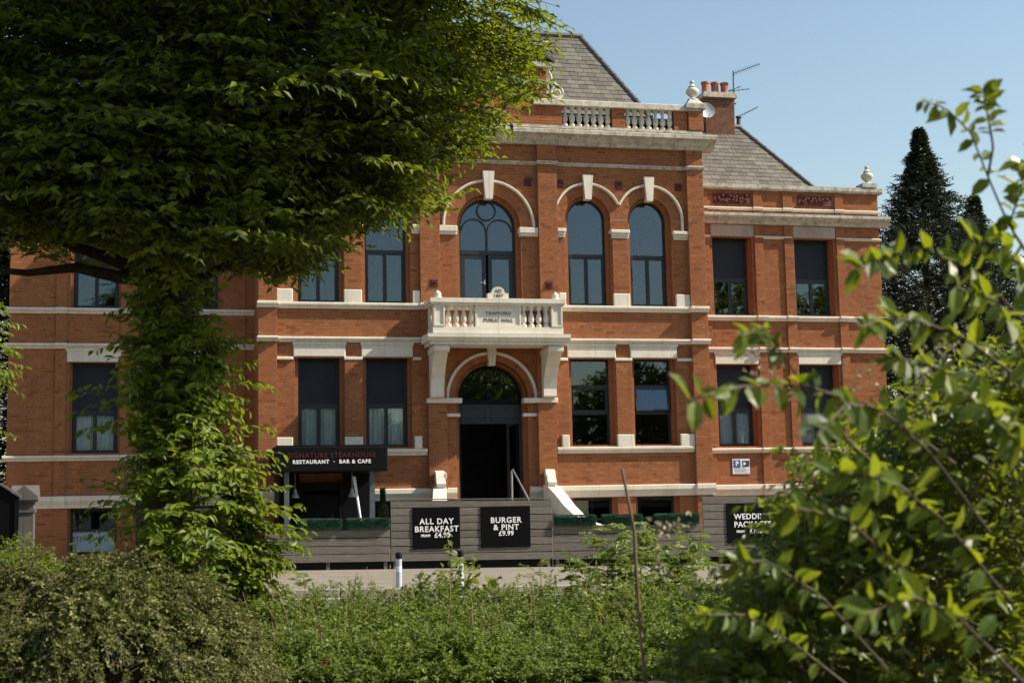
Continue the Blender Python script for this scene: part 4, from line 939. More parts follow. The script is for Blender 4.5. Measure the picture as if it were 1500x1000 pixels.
def drop(arr, idx):
    k = np.ones(len(arr[0]), bool); k[idx] = False; return tuple(np.asarray(a)[k] for a in arr)
def size_rank(arr, n_):
    q = np.asarray(arr[0])-CAM; dep = q@_w; px = 750+F*(q@_r)/dep; py = 500-F*(q@_u)/dep
    s = np.asarray(arr[3])/dep; s[(px < 5)|(px > 1495)|(py < 5)|(py > 995)|(dep < .5)] = 0
    return np.argsort(-s)[:n_]

# the big hornbeam -------------------------------------------------
TY = -23.6; tb = at(243, 700, TY); TX = tb[0]; TZ = gz(TX)
tree = thing('hornbeam_tree', 'large hornbeam tree with broad dark crown and leafy trunk beside the street', 'tree', (TX, TY, TZ))
q = MB(); pts = [(TX+.05, TY, TZ-.1), (TX+.02, TY, TZ+.6), (TX-.02, TY, TZ+1.6), (TX-.0, TY, 2.7), (TX-.02, TY, 3.6), (TX+.03, TY, 4.5), (TX+.05, TY, 5.8), (TX-.1, TY, 7.2), (TX, TY, 8.8)]
q.tube(pts, [.36, .29, .26, .25, .26, .20, .15, .10, .04], 14); trunk = q.build('trunk', 'bark', tree, smooth=True)
zc = np.array([3.7, 3.95, 4.2, 4.65, 5.3, 6.3, 7.5, 8.8, 9.8, 10.3]); rc = np.array([.5, 1.3, 1.8, 2.4, 3.0, 3.55, 3.7, 3.0, 1.6, .5])
tips = []; cl = []
NC = 620
for i in range(NC):
    z = 3.9+5.6*(random.random()**1.5); a = random.random()*2*math.pi
    rr = np.interp(z, zc, rc)*(1+.10*math.sin(3*a+z*1.7)+.07*math.sin(7*a+2.1*z)); f = (.22+.78*random.random()**.55)*(1 if random.random() < .93 else 1.1)
    cl.append((TX+rr*f*math.cos(a), TY+rr*f*math.sin(a), z+.25*(1-f)*0, a, f))
for i in range(520):                            # upper crown above the frame, enlarged to shade the leaves at lower left
    z = 6.8+5.2*random.random(); a = random.random()*2*math.pi; rr = np.interp(z, [6.5, 8, 9.5, 11, 12.3], [3.8, 4.5, 4.2, 2.8, .8]); f = math.sqrt(random.random()); cl.append((TX+rr*f*math.cos(a), TY+rr*f*math.sin(a), z, a, f))
for i in range(300):                            # unseen boughs added above the frame to shade the crown's front
    u = random.random(); a = random.uniform(-1.5, -.35); rr = 3.2+2.0*u; z = 6.9+4.0*random.random(); cl.append((TX+rr*math.cos(a), TY+rr*math.sin(a), z, a, 2.))
NC = len(cl)
for px, py, dy in ((795, 50, 0), (815, 45, .3), (770, 110, -.3), (785, 95, .2), (750, 170, 0), (700, 232, .2), (735, 205, -.4), (660, 262, .3), (640, 288, -.3), (600, 318, 0), (560, 340, .4), (520, 365, -.4), (470, 372, .3), (430, 380, -.2), (740, 30, .4), (765, 12, -.5), (380, 372, .5), (330, 372, -.6), (60, 372, .3), (130, 385, .6), (30, 410, .8), (660, 60, -.9), (640, 130, -1.2), (690, 120, -.8), (600, 210, -1.2), (560, 270, -1.0), (620, 190, -1.4), (450, 330, -1.2), (240, 330, -1.0), (180, 350, 1.2), (300, 355, 1.5), (90, 340, 1.6)):
    p = at(px, py, TY+dy); cl.append((p[0], p[1], p[2], math.atan2(p[1]-TY, p[0]-TX), 1.))
q_l = []; tw = []
def crown_edge(A, D, L):                        # keeps sprays inside the crown's outline
    t = A+unit(D)*np.asarray(L)[:, None]*.9-UP*.10; k = t-CAM; dep = k@_w; px = 750+F*(k@_r)/dep; py = 500-F*(k@_u)/dep
    lim = np.interp(px, [-400, 0, 60, 110, 170, 230, 330, 420, 480, 560, 620, 650, 720, 765, 800, 822, 840], [370, 352, 335, 350, 385, 402, 380, 392, 384, 346, 308, 284, 242, 190, 130, 66, 20])
    right = np.interp(py, [-700, -120, -60, 0, 20, 60], [900, 860, 790, 785, 805, 1500])
    return (py < lim+rng.normal(0, 15, len(A))+18*np.sin(px/31.)-8) & (px < right+rng.normal(0, 22, len(A)))
for i, (x, y_, z, a, f) in enumerate(cl):
    ns = 11 if i < NC else 9; sx = .62 if i < NC else .34
    loc = rng.normal(0, 1, (ns, 3))*[sx*.62, sx*.62, .24]; out = np.array([math.cos(a), math.sin(a), random.uniform(-.25, .4)])
    A = np.array([x, y_, z])+loc-np.outer(loc@out*.25, [0, 0, 1]); A -= out*(.62 if i >= NC else .3)
    D = unit(out*.9+rng.normal(0, .5, (ns, 3))*[1, 1, .6])
    L1 = .50+.25*rng.random(ns); ok = crown_edge(A, D, L1) | (f == 2.)
    if not ok.any(): continue
    A, D, L1 = A[ok], D[ok], L1[ok]; ns = len(A)
    ar, ln = shoots(A, D, L1, 11, .118, .43, .18, .25, .8, .25, .55, outn=.6); q_l.append(ar); tw.append(ln)
    # side twigs in the plane of the spray
    S = unit(np.cross(D, UP))
    for s in (1, -1):
        ar, ln = shoots(A+D*.12, unit(D*.75+s*S*.7), .36+.2*rng.random(ns), 8, .11, .43, .18, .25, .8, .25, .55, outn=.6); q_l.append(ar); tw.append(ln)
arr = cat(q_l)
crown = thing('crown', '', '') if False else link('crown', None, tree, loc=(TX, TY, 6.5))
top = size_rank(arr, 300); leaf_objects(arr, top, 'hornbeam', crown); arr = drop(arr, top)
leaves('foliage', arr, 'hornbeam', crown)
stems('twigs', np.concatenate(tw), .006, .0025, 'bark', crown)
# limbs
order = sorted(range(len(cl)), key=lambda i: rng.random())[:70]
for j, i in enumerate(order[:26]):
    x, y_, z, a, f = cl[i]; z0 = 3.1+(min(z, 9.)-3.5)*.45; p0 = np.array([TX+.0, TY, z0]); p3 = np.array([x, y_, z]); h = p3-p0
    p1 = p0+h*[.3, .3, .42]+rng.normal(0, .08, 3); p2 = p0+h*[.68, .68, .82]+rng.normal(0, .1, 3)
    q = MB(); r0 = .085 if j < 16 else .06; q.tube([p0, p1, p2, p3], [r0, r0*.62, r0*.36, .012], 7); q.build('limb', 'bark', tree, smooth=True)
for pa in ([(215, 400), (150, 375), (80, 352), (0, 345)], [(225, 412), (170, 405), (110, 392), (40, 400), (-40, 392)], [(265, 395), (310, 350), (400, 300), (480, 262), (560, 250)], [(255, 405), (300, 372), (345, 330), (430, 270)]):
    q = MB(); P = [at(px, py, TY-.05) for px, py in pa]; q.tube(P, list(np.linspace(.075, .02, len(P))), 7); q.build('limb', 'bark', tree, smooth=True)
# leafy shoots up the trunk: outline of the mass in photo pixels
rows = [(405, 220, 262), (450, 214, 276), (500, 208, 305), (550, 203, 318), (600, 206, 320), (650, 206, 332), (700, 202, 366), (750, 204, 400), (800, 212, 412), (850, 248, 398)]
ry = np.array([r[0] for r in rows]); rl = np.array([r[1] for r in rows]); rr_ = np.array([r[2] for r in rows])
ns = 820; py = 400+470*rng.random(ns)**.85; u_ = rng.random(ns); L_ = np.interp(py, ry, rl); Rr = np.interp(py, ry, rr_)
px = L_+(Rr-L_)*(.5+.5*np.sign(u_-.5)*np.abs(2*u_-1)**.8)
A = []; D = []
for a, b, c_, d in zip(px, py, L_, Rr):
    side = (a-243)/(d-c_)*2; p = at(243+(a-243)*.72, b+18, TY); dy = -math.sqrt(max(0, 1-min(1, abs(side))**2))*.75*random.choice((1, 1, 1, .6, .3, -.6))
    A.append((p[0], TY+dy*.75, p[2])); D.append((side*1.1+random.gauss(0, .25), dy*.8+random.gauss(0, .25), .35+random.gauss(0, .25)))
ar1, ln = shoots(A, D, .20+.36*rng.random(ns)**2, 10, .112, .46, .30, .3, .8, .25, .6, outn=.5)
A2 = []; D2 = []
for a, b, dx, dz in ((165, 560, -1, .3), (170, 575, -1, .1), (175, 620, -1, .2), (170, 720, -1, .5), (178, 735, -1, .3), (185, 765, -1, .1), (330, 540, 1, .5), (345, 555, 1, .2), (350, 625, 1, .3), (365, 690, 1, .4), (372, 735, 1, .2), (385, 770, 1, .3), (395, 745, 1, .35), (380, 805, 1, .1), (390, 790, 1, .2), (330, 510, 1, .6), (320, 500, 1, .3), (372, 715, 1, .5), (360, 660, 1, .35), (398, 765, 1, .15), (370, 830, 1, .0)):
    for k in range(2):
        p = at(a-dx*25, b+8, TY+random.uniform(-.45, .3)); A2.append(p); D2.append((dx, random.uniform(-.4, .2), dz+random.gauss(0, .12)))
ar2, ln2 = shoots(A2, D2, .42+.15*rng.random(len(A2)), 9, .118, .44, .28, .3, .75, .22, .7, outn=.4)
arr = cat([ar1, ar2]); sho = link('trunk_shoots', None, tree, loc=(TX, TY, 2))
top = size_rank(arr, 300); leaf_objects(arr, top, 'shoot', sho); arr = drop(arr, top)
leaves('foliage', arr, 'shoot', sho, hi=True); stems('twigs', np.concatenate([ln, ln2]), .006, .002, 'stem', sho)

# generic shrub ----------------------------------------------------
def shrub(name, label, cat_, c, rad, h, n_, K, leaf, matname, stemmat='stem', L=(.3, .5), group=None, aspect=.5, hi=False, up=.8, dense=.5, lean=.5, objs=0, opp=False, droop=.25, hang=.25, jitter=.25, sz=None):
    z0 = gz(c[0]); t = thing(name, label, cat_, (c[0], c[1], z0), group)
    a = rng.random(n_)*2*math.pi; rf = np.sqrt(rng.random(n_)); hh = h*(1-.75*rf**2.2)*(dense+(1-dense)*rng.random(n_)); hh *= 1+.18*np.sin(3*a+c[0])+.12*np.sin(7*rf+5*a)
    l_ = L[0]+(L[1]-L[0])*rng.random(n_)
    A = np.stack([c[0]+rad[0]*rf*np.cos(a), c[1]+rad[1]*rf*np.sin(a), z0+np.maximum(.02, hh-l_*.6)], 1)
    D = np.stack([np.cos(a)*rf*lean, np.sin(a)*rf*lean, np.full(n_, up)], 1)+rng.normal(0, .35, (n_, 3))
    ar, ln = shoots(A, D, l_, K, leaf, aspect, droop, hang, .85, jitter, .8, opp=opp)
    if objs: top = size_rank(ar, objs); leaf_objects(ar, top, matname, t); ar = drop(ar, top)
    leaves('foliage', ar, matname, t, hi=hi); stems('twigs', ln, .004, .0015, stemmat, t)
    m_ = max(8, n_//14); B0 = np.stack([c[0]+rad[0]*.35*rf[:m_]*np.cos(a[:m_]), c[1]+rad[1]*.35*rf[:m_]*np.sin(a[:m_]), np.full(m_, z0-.03)], 1)
    t3 = np.linspace(0, 1, 5)[None, :, None]; ln3 = B0[:, None]*(1-t3)+A[:m_][:, None]*t3; stems('branches', ln3, .012, .005, stemmat, t); return t
# cotoneaster mound: arching sprays with small leaves
def mound(label, c, rad, h, n_):
    z0 = gz(c[0]); t = thing('cotoneaster_shrub', label, 'shrub', (c[0], c[1], z0))
    m0 = n_//26; a0 = rng.random(m0)*2*math.pi; r0 = np.sqrt(rng.random(m0))*.9; per = 26            # arching branches carry the sprays
    def surf(a, rf): return h*np.sqrt(np.maximum(.03, 1-np.minimum(rf, 1.)**2.4))*(1+.12*np.sin(4*a+1)+.12*np.sin(9*rf+3*a)+.08*np.sin(13*a+5*rf))
    u = np.linspace(-.2, 1, per)[None, :]; da = rng.normal(0, .35, (m0, 1)); ln_ = .22+.3*rng.random((m0, 1))
    aa = a0[:, None]+da*u; rr = r0[:, None]+ln_*u*(.35+.65*r0[:, None]); rr = np.minimum(rr, 1.12)
    off = (.16*rng.random((m0, 1))-.17)+.10*(1-(2*np.clip(u, 0, 1)-.55)**2)
    A = np.stack([c[0]+rad[0]*rr*np.cos(aa), c[1]+rad[1]*rr*np.sin(aa), z0+np.maximum(.04, surf(aa, rr)+off)], 2).reshape(-1, 3)+rng.normal(0, .022, (m0*per, 3))
    af, rf = aa.ravel(), rr.ravel(); n_ = len(A)
    D = np.stack([np.cos(af)*(.3+rf), np.sin(af)*(.3+rf)-.1, .45-.5*rf], 1)+rng.normal(0, .42, (n_, 3))
    ar, ln = shoots(A, D, .10+.12*rng.random(n_), 10, .034, .62, .35, .1, .8, .35, .6)
    leaves('foliage', ar, 'coton', t); stems('twigs', ln, .004, .0015, 'stem', t)
    m_ = 60; t3 = np.linspace(0, 1, 5)[None, :, None]; B0 = np.array([c[0], c[1], z0])+rng.normal(0, .15, (m_, 3))*[1, 1, 0]; stems('branches', B0[:, None]*(1-t3)+A[:m_][:, None]*t3, .02, .006, 'stem', t); return t
mc = at(150, 900, -27.3); mound('broad mound of small-leaved cotoneaster at the foot of the hornbeam', (mc[0]-.08, -27.0), (1.12, 1.3), .79, 7200)
mc2 = at(20, 900, -26.6); mound('spreading cotoneaster with yellowish tips against the gate piers', (mc2[0]-.75, -26.0), (1.25, 1.2), .72, 5500)
# hedge of roses and low shrubs along the verge
hx = [(370, -23.7, .55, .5), (440, -24.6, .7, .42), (505, -23.4, .75, .46), (570, -24.8, .75, .42), (640, -23.6, .8, .50), (700, -24.9, .75, .42), (770, -23.7, .8, .48), (830, -25.0, .75, .42), (890, -23.9, .8, .5), (950, -24.8, .75, .46), (1020, -23.6, .8, .55), (420, -25.9, .7, .30), (540, -26.1, .75, .30), (660, -26.2, .75, .30), (780, -26.2, .75, .30), (900, -26.2, .75, .32), (1000, -26.0, .75, .36), (1090, -23.8, .8, .5), (1170, -24.4, .8, .5), (1250, -23.8, .8, .5), (1340, -24.4, .8, .5)]
hn = ['beside the cotoneaster mound', 'between cotoneaster mound and pink blooms', 'before the nearer bollard', 'behind the pink blooms', 'below the vine-like yellow shoot', 'in front of the burger board', 'before the kerb opposite the entrance', 'near the pinnate shrub', 'at the foot of the pinnate shrub', 'touching the dry brown stalk', 'half under the big-leaved bush', 'trailing before the cotoneaster', 'carrying pink blooms', 'in the bed below the yellow shoot', 'in the bed before the entrance', 'in the bed before the pinnate shrub', 'in the bed beside the big-leaved bush', 'behind the big-leaved bush, below the package board', 'behind the big-leaved bush, below the parking notice', 'behind the big-leaved bush, below the wing windows', 'behind the big-leaved bush, below the cypresses']
for i, (px, Y, rad, h) in enumerate(hx):
    x = at(px, 900, Y)[0]; mt_ = ('rose', 'rose', 'elder')[i % 3]
    shrub('rose_shrub', 'low green rose shrub '+hn[i], 'shrub', (x, Y), (rad, rad*.9), h*(1.25 if Y > -25.2 else 1.3)*random.uniform(.88, 1.18), 900, 14, (.046, .052, .040)[i % 3], mt_, group='low shrubs of the verge planting', L=(.16, .34), aspect=.5, jitter=.4)
# grasses between
n_ = 900; gx = rng.random(n_); Yg = -25.0+2.6*rng.random(n_); pxg = 330+700*gx; xg = np.array([at(a, 900, b)[0] for a, b in zip(pxg, Yg)])
P = np.stack([xg, Yg, GZ-GT*(xg-GX)+.0*xg], 1); D = rdir(n_, 2.2); leaves('grass', (P, D, rng.normal(0, 1, (n_, 3)), .15+.2*rng.random(n_), .004), 'rose', None, droop=.3)
bpy.data.objects['grass']['label'] = 'short grass growing through the verge shrubs'
# taller pinnate shrub
def pinnate(name, label, pts, leaf, matname, lf, spread=1.):
    base = pts[0]; t = thing(name, label, 'shrub', (base[0], base[1], gz(base[0])))
    A = []; D = []; Ls = []; lines = []
    for x, y_, ztop in pts:
        z0 = gz(x); lean = rng.normal(0, .08, 2); tl = np.linspace(0, 1, 5)
        ln = np.stack([x+lean[0]*tl*1.5, y_+lean[1]*tl, z0+(ztop-z0)*tl], 1); lines.append(ln)
        for k in range(lf):
            u = .35+.65*(k+random.random())/lf; p = ln[0]*(1-u)+ln[4]*u; a = random.random()*6.28
            A.append(p); D.append((math.cos(a)*spread, math.sin(a)*spread, .35+.5*u)); Ls.append(random.uniform(.22, .34))
    ar, l2 = shoots(A, D, np.array(Ls), 7, leaf, .36, .35, .15, .95, .12, 1.0, tmin=.35, opp=True)
    leaves('foliage', ar, matname, t, hi=True); stems('stalks', l2, .003, .0015, 'stem', t); stems('stems', lines, .010, .004, 'redstem', t); return t
pp = []
for px, py, Y in ((885, 790, -23.0), (905, 772, -22.7), (930, 778, -22.9), (950, 762, -22.6), (975, 790, -22.8), (990, 770, -22.5), (860, 815, -23.2), (960, 800, -23.2), (915, 800, -23.3), (1010, 800, -23.0)):
    p = at(px, py, Y); pp.append((p[0], Y, p[2]-.05))
pinnate('pinnate_shrub', 'upright pale green shrub with feathery pinnate leaves before the fence', pp, .11, 'elder', 19)
pp = []
for px, py, Y in ((800, 822, -22.8), (840, 812, -22.7), (755, 848, -23.0), (830, 838, -23.0), (455, 838, -23.2), (480, 850, -23.0), (700, 842, -23.2)):
    p = at(px, py, Y); pp.append((p[0], Y, p[2]-.04))
pinnate('pinnate_shrub', 'thin low pinnate seedlings scattered along the kerb side of the verge', pp, .07, 'rose', 5, .7)
# yellow climbing shoot
p0 = at(668, 880, -23.1); t = thing('yellow_shoot', 'yellow-green upright shoot crossing the breakfast board', 'plant', (p0[0], -23.1, gz(p0[0])))
A = []; D = []; Ln = []
for px, py in ((655, 782), (662, 800), (648, 830), (668, 840), (690, 850), (640, 845), (700, 862), (655, 860), (675, 825)):
    p = at(px, py, -23.1+random.uniform(-.2, .2)); b0 = np.array([p0[0]+random.uniform(-.15, .15), -23.1, gz(p0[0])]); A.append(b0); D.append(p-b0); Ln.append(np.linalg.norm(p-b0))
ar, ln = shoots(A, D, np.array(Ln), 16, .085, .72, .0, .2, .7, .3, .9, tmin=.35); leaves('foliage', ar, 'elder', t, hi=True); stems('stems', ln, .007, .003, 'stem', t)
A = [at(px, py, -23.3) for px, py in ((690, 835), (700, 840), (712, 845), (718, 855), (685, 855), (705, 860))]; ar, ln = shoots(A, rdir(6, .3), .16, 4, .12, .9, .1, .3, .9, .3, .6); leaves('broad_leaves', ar, 'yellowgreen', t, hi=True)
# pink blooms
def bloom(px, py, Y, r, mname, label):
    p = at(px, py, Y); t = thing('rose_bloom', label, 'flower', tuple(p)); n_ = 16; a = rng.random(n_)*6.28; D = np.stack([np.cos(a), np.sin(a), .2+.9*rng.random(n_)], 1)
    leaves('petals', (np.tile(p, (n_, 1)), D, np.tile(UP, (n_, 1)), r, r*1.0), mname, t, hi=True, kind=None); q = MB(); q.tube([p, p-(0, 0, .2)], .005, 5); q.build('stalk', 'stem', t)
bloom(98, 826, -25.6, .06, 'magenta', 'magenta bloom on top of the cotoneaster mound'); bloom(470, 925, -26.2, .030, 'petal', 'deep pink rose bloom high in the verge shrubs'); bloom(474, 972, -26.6, .040, 'petal', 'pale pink rose bloom low in the verge shrubs'); bloom(545, 935, -26.0, .022, 'petal', 'faded pink rose bloom beside the deep pink one')
# broken branch by the basement window
q = MB(); q.tube([at(40, 820, -24.6), at(58, 812, -24.6), at(73, 801, -24.6)], [.016, .014, .008], 6); q.build('broken_branch', 'drystem', None, label='pale broken branch poking out before the basement window', cat='branch')
shrub('dark_shrub', 'dark leafy shrub at the foot of the gate piers', 'shrub', (at(25, 800, -6.2)[0], -6.2), (.8, .7), .75, 300, 10, .09, 'shoot', L=(.3, .5)); shrub('dark_shrub', 'dark leafy shrub under the lettered basement window', 'shrub', (at(85, 830, -4.8)[0], -4.2), (1.4, .9), .34, 300, 8, .07, 'shoot', L=(.2, .4))
# young tree at the left edge
YT = -15.2; yp = at(-75, 520, YT); yt = thing('young_tree', 'young bright-leaved tree whose branch tips reach past the left gate pier', 'tree', (yp[0]-.35, YT, gz(yp[0])))
q = MB(); q.tube([(yp[0]-.35, YT, gz(yp[0])-.05), (yp[0]-.3, YT, 2.2), (yp[0]-.36, YT, 5.0)], [.06, .045, .015], 8); q.build('trunk', 'bark', yt, smooth=True)
ns = 170; a = rng.random(ns)*6.28; zz = 2.7+2.2*rng.random(ns); rr = 1.0*np.sqrt(rng.random(ns)); A = np.stack([yp[0]-.35+rr*np.cos(a), YT+rr*np.sin(a), zz], 1); D = np.stack([np.cos(a), np.sin(a), .2+0*a], 1)+rng.normal(0, .3, (ns, 3))
A2 = [at(random.uniform(-70, 2), random.uniform(470, 565), YT+random.uniform(-.4, .4)) for k in range(46)]
ar, ln = shoots(np.concatenate([A, A2]), np.concatenate([D, np.tile([1, -.2, .1], (46, 1))+rng.normal(0, .35, (46, 3))]), .36, 9, .13, .36, .3, .3, .7, .25, .7, outn=.4); leaves('crown', ar, 'shoot', yt, hi=True); stems('twigs', ln, .006, .002, 'stem', yt)

# right-hand bush close to the camera ------------------------------
z_ = gz(-3.5); bc = atd(1390, 900, 6.2); bush = thing('big_leaved_bush', 'large near bush with broad oval leaves, out of focus, hiding the package board', 'bush', (bc[0], bc[1], gz(bc[0])))
ox = np.array([985, 1025, 1070, 1110, 1150, 1200, 1260, 1330, 1400, 1500, 1620]); oy = np.array([1010, 920, 865, 805, 735, 650, 590, 550, 515, 470, 430])
ns = 4300; A = []; D = []; Lh = []
while len(A) < ns:
    px = random.uniform(990, 1600); dep = random.uniform(4.6, 7.6); top_ = np.interp(px, ox, oy)+random.uniform(55, 130); py = top_+(1080-top_)*random.random()**1.3
    p = atd(px, py, dep)
    if p[2] < gz(p[0])+.02: continue
    A.append(p); D.append((random.gauss(-.15, .5), random.gauss(-.25, .45), .75+random.gauss(0, .3)))
ar, ln = shoots(A, D, .16+.20*rng.random(ns), 8, .058, .54, .35, .25, .85, .3, .6, outn=.3); bl_arr = [ar]; bl_ln = [ln]
# long shoots traced in the photo, about 3 to 4 m from the camera
def path3(pa, d0, d1, m_=46):
    P = np.array([atd(px, py, d0+(d1-d0)*i/(len(pa)-1)) for i, (px, py) in enumerate(pa)]); s = np.linspace(0, len(pa)-1, m_); k = np.clip(s.astype(int), 0, len(pa)-2); f = (s-k)[:, None]; return P[k]*(1-f)+P[k+1]*f
LS = [([(1620, 560), (1540, 420), (1478, 330), (1462, 294), (1447, 258), (1421, 193), (1385, 158), (1350, 148)], 4.0, 3.7, .085, .55), ([(1560, 460), (1478, 330), (1495, 280), (1505, 230)], 3.9, 3.7, .10, .3), ([(1447, 258), (1455, 215), (1445, 160), (1440, 130)], 3.8, 3.7, .075, .45),
    ([(1500, 470), (1430, 400), (1350, 362), (1290, 378), (1255, 395)], 3.8, 3.3, .10, .2), ([(1500, 560), (1420, 500), (1350, 470), (1290, 465), (1262, 480)], 3.7, 3.2, .095, .2), ([(1400, 680), (1290, 600), (1180, 565), (1090, 565), (1010, 585)], 3.6, 2.9, .095, .35),
    ([(1330, 720), (1210, 620), (1160, 540), (1120, 480), (1085, 492)], 3.7, 3.2, .085, .6), ([(1450, 780), (1360, 660), (1290, 600), (1240, 590), (1195, 640)], 3.5, 3.0, .11, .2), ([(1500, 700), (1440, 600), (1380, 540), (1300, 520)], 3.6, 3.2, .09, .1),
    ([(1480, 880), (1380, 760), (1300, 700), (1220, 690)], 3.5, 3.1, .10, .1), ([(1420, 940), (1320, 830), (1240, 760), (1150, 740)], 3.6, 3.2, .09, .1), ([(1500, 1000), (1400, 900), (1330, 870), (1270, 900)], 3.3, 2.9, .10, .2), ([(1300, 980), (1200, 870), (1120, 820), (1050, 830)], 3.8, 3.4, .085, .2), ([(1550, 640), (1500, 520), (1460, 440), (1400, 420)], 3.7, 3.3, .10, .2), ([(1560, 760), (1490, 650), (1440, 590)], 3.4, 3.1, .10, .1), ([(1250, 1010), (1160, 940), (1090, 900), (1010, 900)], 4.0, 3.6, .08, .2), ([(1540, 480), (1500, 400), (1470, 360), (1420, 350)], 3.8, 3.5, .10, .2)]
long_ = []
for pa, d0, d1, lf, t0 in LS:
    P = path3(pa, d0, d1); long_.append(P); n0 = int(t0*len(P)); PP_ = P[n0:]; T = unit(np.gradient(P, axis=0))[n0:]; m_ = len(PP_)
    S = unit(np.cross(T, _w+rng.normal(0, .3, (m_, 3)))); sg = np.where(np.arange(m_) % 2 == 0, 1., -1.)[:, None]
    for rep in range(1):
        Dv = unit(T*.5+S*sg*.75-UP*.3+rng.normal(0, .38, (m_, 3))); NN = unit(-_w*.5+UP*.5+np.array(sd)*.3+rng.normal(0, .35, (m_, 3))); l_ = lf*.86*(.4+.6*rng.random(m_))
        bl_arr.append((PP_, Dv, NN, l_, l_*.55))
arr = cat(bl_arr); top = size_rank(arr, 300); leaf_objects(arr, top, 'bush', bush); arr = drop(arr, top); leaves('foliage', arr, 'bush', bush, hi=True)
stems('twigs', np.concatenate(bl_ln), .004, .002, 'redstem', bush)
for P in long_:
    q = MB(); q.tube(list(P[::2])+[P[-1]], list(np.linspace(.0042, .0018, len(P[::2])+1)), 6); q.build('branch', 'redstem', bush, smooth=True)
P1 = np.array([[atd(1500+random.uniform(-250, 150), 1300, 5.5+random.random()), p] for p in np.array(A)[rng.integers(0, ns, 90)]]); P1[:, 0, 2] = [gz(x) for x in P1[:, 0, 0]]
tt = np.linspace(0, 1, 5)[None, :, None]; stems('branches', P1[:, :1]*(1-tt)+P1[:, 1:]*tt+UP*.15*np.sin(tt*math.pi), .012, .004, 'stem', bush)
# buds
nb = 260; ci = rng.integers(0, 13, nb); cen = np.array([atd(px, py, 4.6) for px, py in ((1390, 490), (1405, 500), (1365, 520), (1100, 520), (1130, 560), (985, 770), (975, 785), (1010, 860), (1260, 560), (1210, 960), (1290, 930), (1340, 560), (960, 830))])
leaves('buds', (cen[ci]+rng.normal(0, .03, (nb, 3)), rdir(nb, .6), rng.normal(0, 1, (nb, 3)), .022, .016), 'bud', bush)
# dry stalk
pa = [(911, 686), (918, 720), (929, 777), (933, 850), (938, 920), (946, 1000), (952, 1080), (958, 1180)]
P = [atd(px, py, 6.0) for px, py in pa]; P[-1][2] = min(P[-1][2], gz(P[-1][0])); P.append(np.array([P[-1][0]+.02, P[-1][1], gz(P[-1][0])-.02]))
q = MB(); q.tube(P, list(np.linspace(.006, .011, len(P))), 7); q.build('dry_stalk', 'drystem', None, smooth=True, label='tall bare brown stalk standing before the pinnate shrub', cat='stalk')

# conifers behind the hall -----------------------------------------
def conifer(label, px, pytop, Y, width, n_, name='cypress_tree'):
    top_ = at(px, pytop, Y); x = top_[0]; z0 = gz(x); Hh = top_[2]-z0; t = thing(name, label, 'tree', (x, Y, z0), 'dark cypresses behind the hall')
    q = MB(); q.tube([(x, Y, z0-.1), (x, Y, z0+Hh*.5), (x, Y, z0+Hh)], [.3, .16, .02], 8); q.build('trunk', 'bark', t)
    u = rng.random(n_)**.8; a = rng.random(n_)*6.28; prof = np.interp(u, [0, .04, .1, .2, .35, .6, 1], [.0, .03, .12, .34, .72, 1.1, 1.15])*width
    prof *= 1+.22*np.sin(5*a+9*u*6)+.16*np.sin(11*a-30*u)+.30*np.sin(u*120+2*a); f = .12+.88*rng.random(n_)**.6; z = z0+Hh*(1-u)
    P = np.stack([x+prof*f*np.cos(a), Y+prof*f*np.sin(a), z-.25*prof*f*.3], 1); D = np.stack([np.cos(a), np.sin(a), .45+.5*rng.random(n_)], 1)+rng.normal(0, .3, (n_, 3))
    ar, ln = shoots(P, D, (.38+.3*rng.random(n_))*(.3+.85*np.minimum(1, u*3)), 8, .20, .26, .25, .0, .65, .25, .6); leaves('crown', ar, 'conifer', t); stems('twigs', ln, .012, .004, 'bark', t)
conifer('tall dark cypress with a feathery spire behind the right wing corner', 1346, 192, 9, 3.3, 11000)
conifer('shorter dark cypress rising behind the near bush', 1425, 290, 10, 3.0, 8000)
conifer('dark cypress standing against the outer wall of the right wing', 1255, 560, 7, 2.0, 3000)
conifer('dark cypress just outside the left wing', -14, 300, 8, 2.6, 7000)

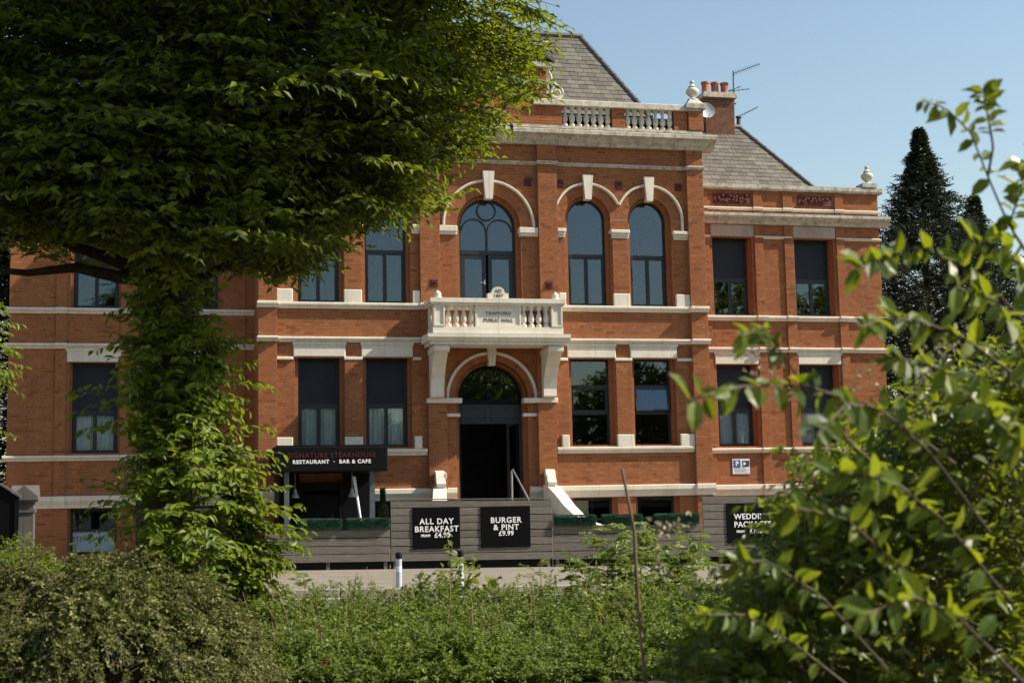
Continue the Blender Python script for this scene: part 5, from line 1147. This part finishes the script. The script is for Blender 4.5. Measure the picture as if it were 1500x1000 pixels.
# street trees on the camera's side, mirrored in the window panes
for i, (x, y_, h, w) in enumerate(((23, -58, 11, 5), (31, -57, 19, 5.5), (41, -60, 18, 5.5), (13, -60, 13, 5), (3, -66, 9, 5), (-14, -68, 9, 5))):
    z0 = gz(x); t = thing('street_tree', ('broad', 'tall', 'wide', 'low', 'round', 'squat')[i]+' street tree mirrored in the window panes', 'tree', (x, y_, z0), 'trees across from the hall')
    q = MB(); q.tube([(x, y_, z0-.1), (x+.1, y_, z0+h*.4), (x, y_, z0+h*.85)], [.3, .2, .05], 8); q.build('trunk', 'bark', t)
    n_ = 2600; D = rdir(n_); P = np.array([x, y_, z0+h*.6])+D*np.array([w, w, h*.42])*(rng.random((n_, 1))**.45); ar, ln = shoots(P, D+UP*.2, .8, 7, .42, .6, .3, .2, .8, .3, .6); leaves('crown', ar, 'hornbeam', t)

# broad-leaved weeds, brambles and dead stems breaking up the verge
wl = ['beside the rose nearest the cotoneaster', 'under the low fence end of the hornbeam', 'before the clear-standing bollard', 'between the two bollards', 'left of the yellow shoot', 'right of the yellow shoot', 'opposite the burger board', 'opposite the stair flank', 'by the dry brown stalk', 'among the pink roses', 'between the pink roses and the yellow shoot', 'under the pinnate shrub']
for i, (px, Y, h, lf) in enumerate(((395, -23.4, .62, .085), (430, -22.9, .5, .06), (555, -22.8, .58, .05), (618, -23.0, .55, .075), (645, -22.8, .66, .055), (735, -22.9, .6, .07), (775, -23.0, .56, .055), (815, -22.8, .66, .065), (925, -24.3, .75, .075), (500, -25.3, .5, .07), (600, -25.2, .52, .06), (865, -25.0, .6, .08))):
    x = at(px, 900, Y)[0]; shrub('leafy_weed', 'broad-leaved light green weed '+wl[i], 'plant', (x, Y), (.34, .3), h, 46, 9, lf, ('elder', 'rose', 'yellowgreen')[(0, 1, 0, 0, 1, 2)[i % 6]], group='weeds in the verge planting', L=(.25, .5), aspect=.48, hi=True, droop=.3, dense=.75)
nd = 46; B0 = np.array([[at(px, 900, Y)[0], Y, 0] for px, Y in zip(340+650*rng.random(nd), -26.4+3.8*rng.random(nd))]); B0[:, 2] = [gz(x) for x in B0[:, 0]]
Tp = B0+np.stack([rng.normal(0, .14, nd), rng.normal(0, .1, nd), .45+.35*rng.random(nd)], 1); tt = np.linspace(0, 1, 5)[None, :, None]
o = stems('dead_stems', B0[:, None]*(1-tt)+Tp[:, None]*tt+np.array([.05, 0, 0])*np.sin(tt*3.), .0045, .002, 'drystem', None); o['label'] = 'thin dead brown stems standing among the verge shrubs'
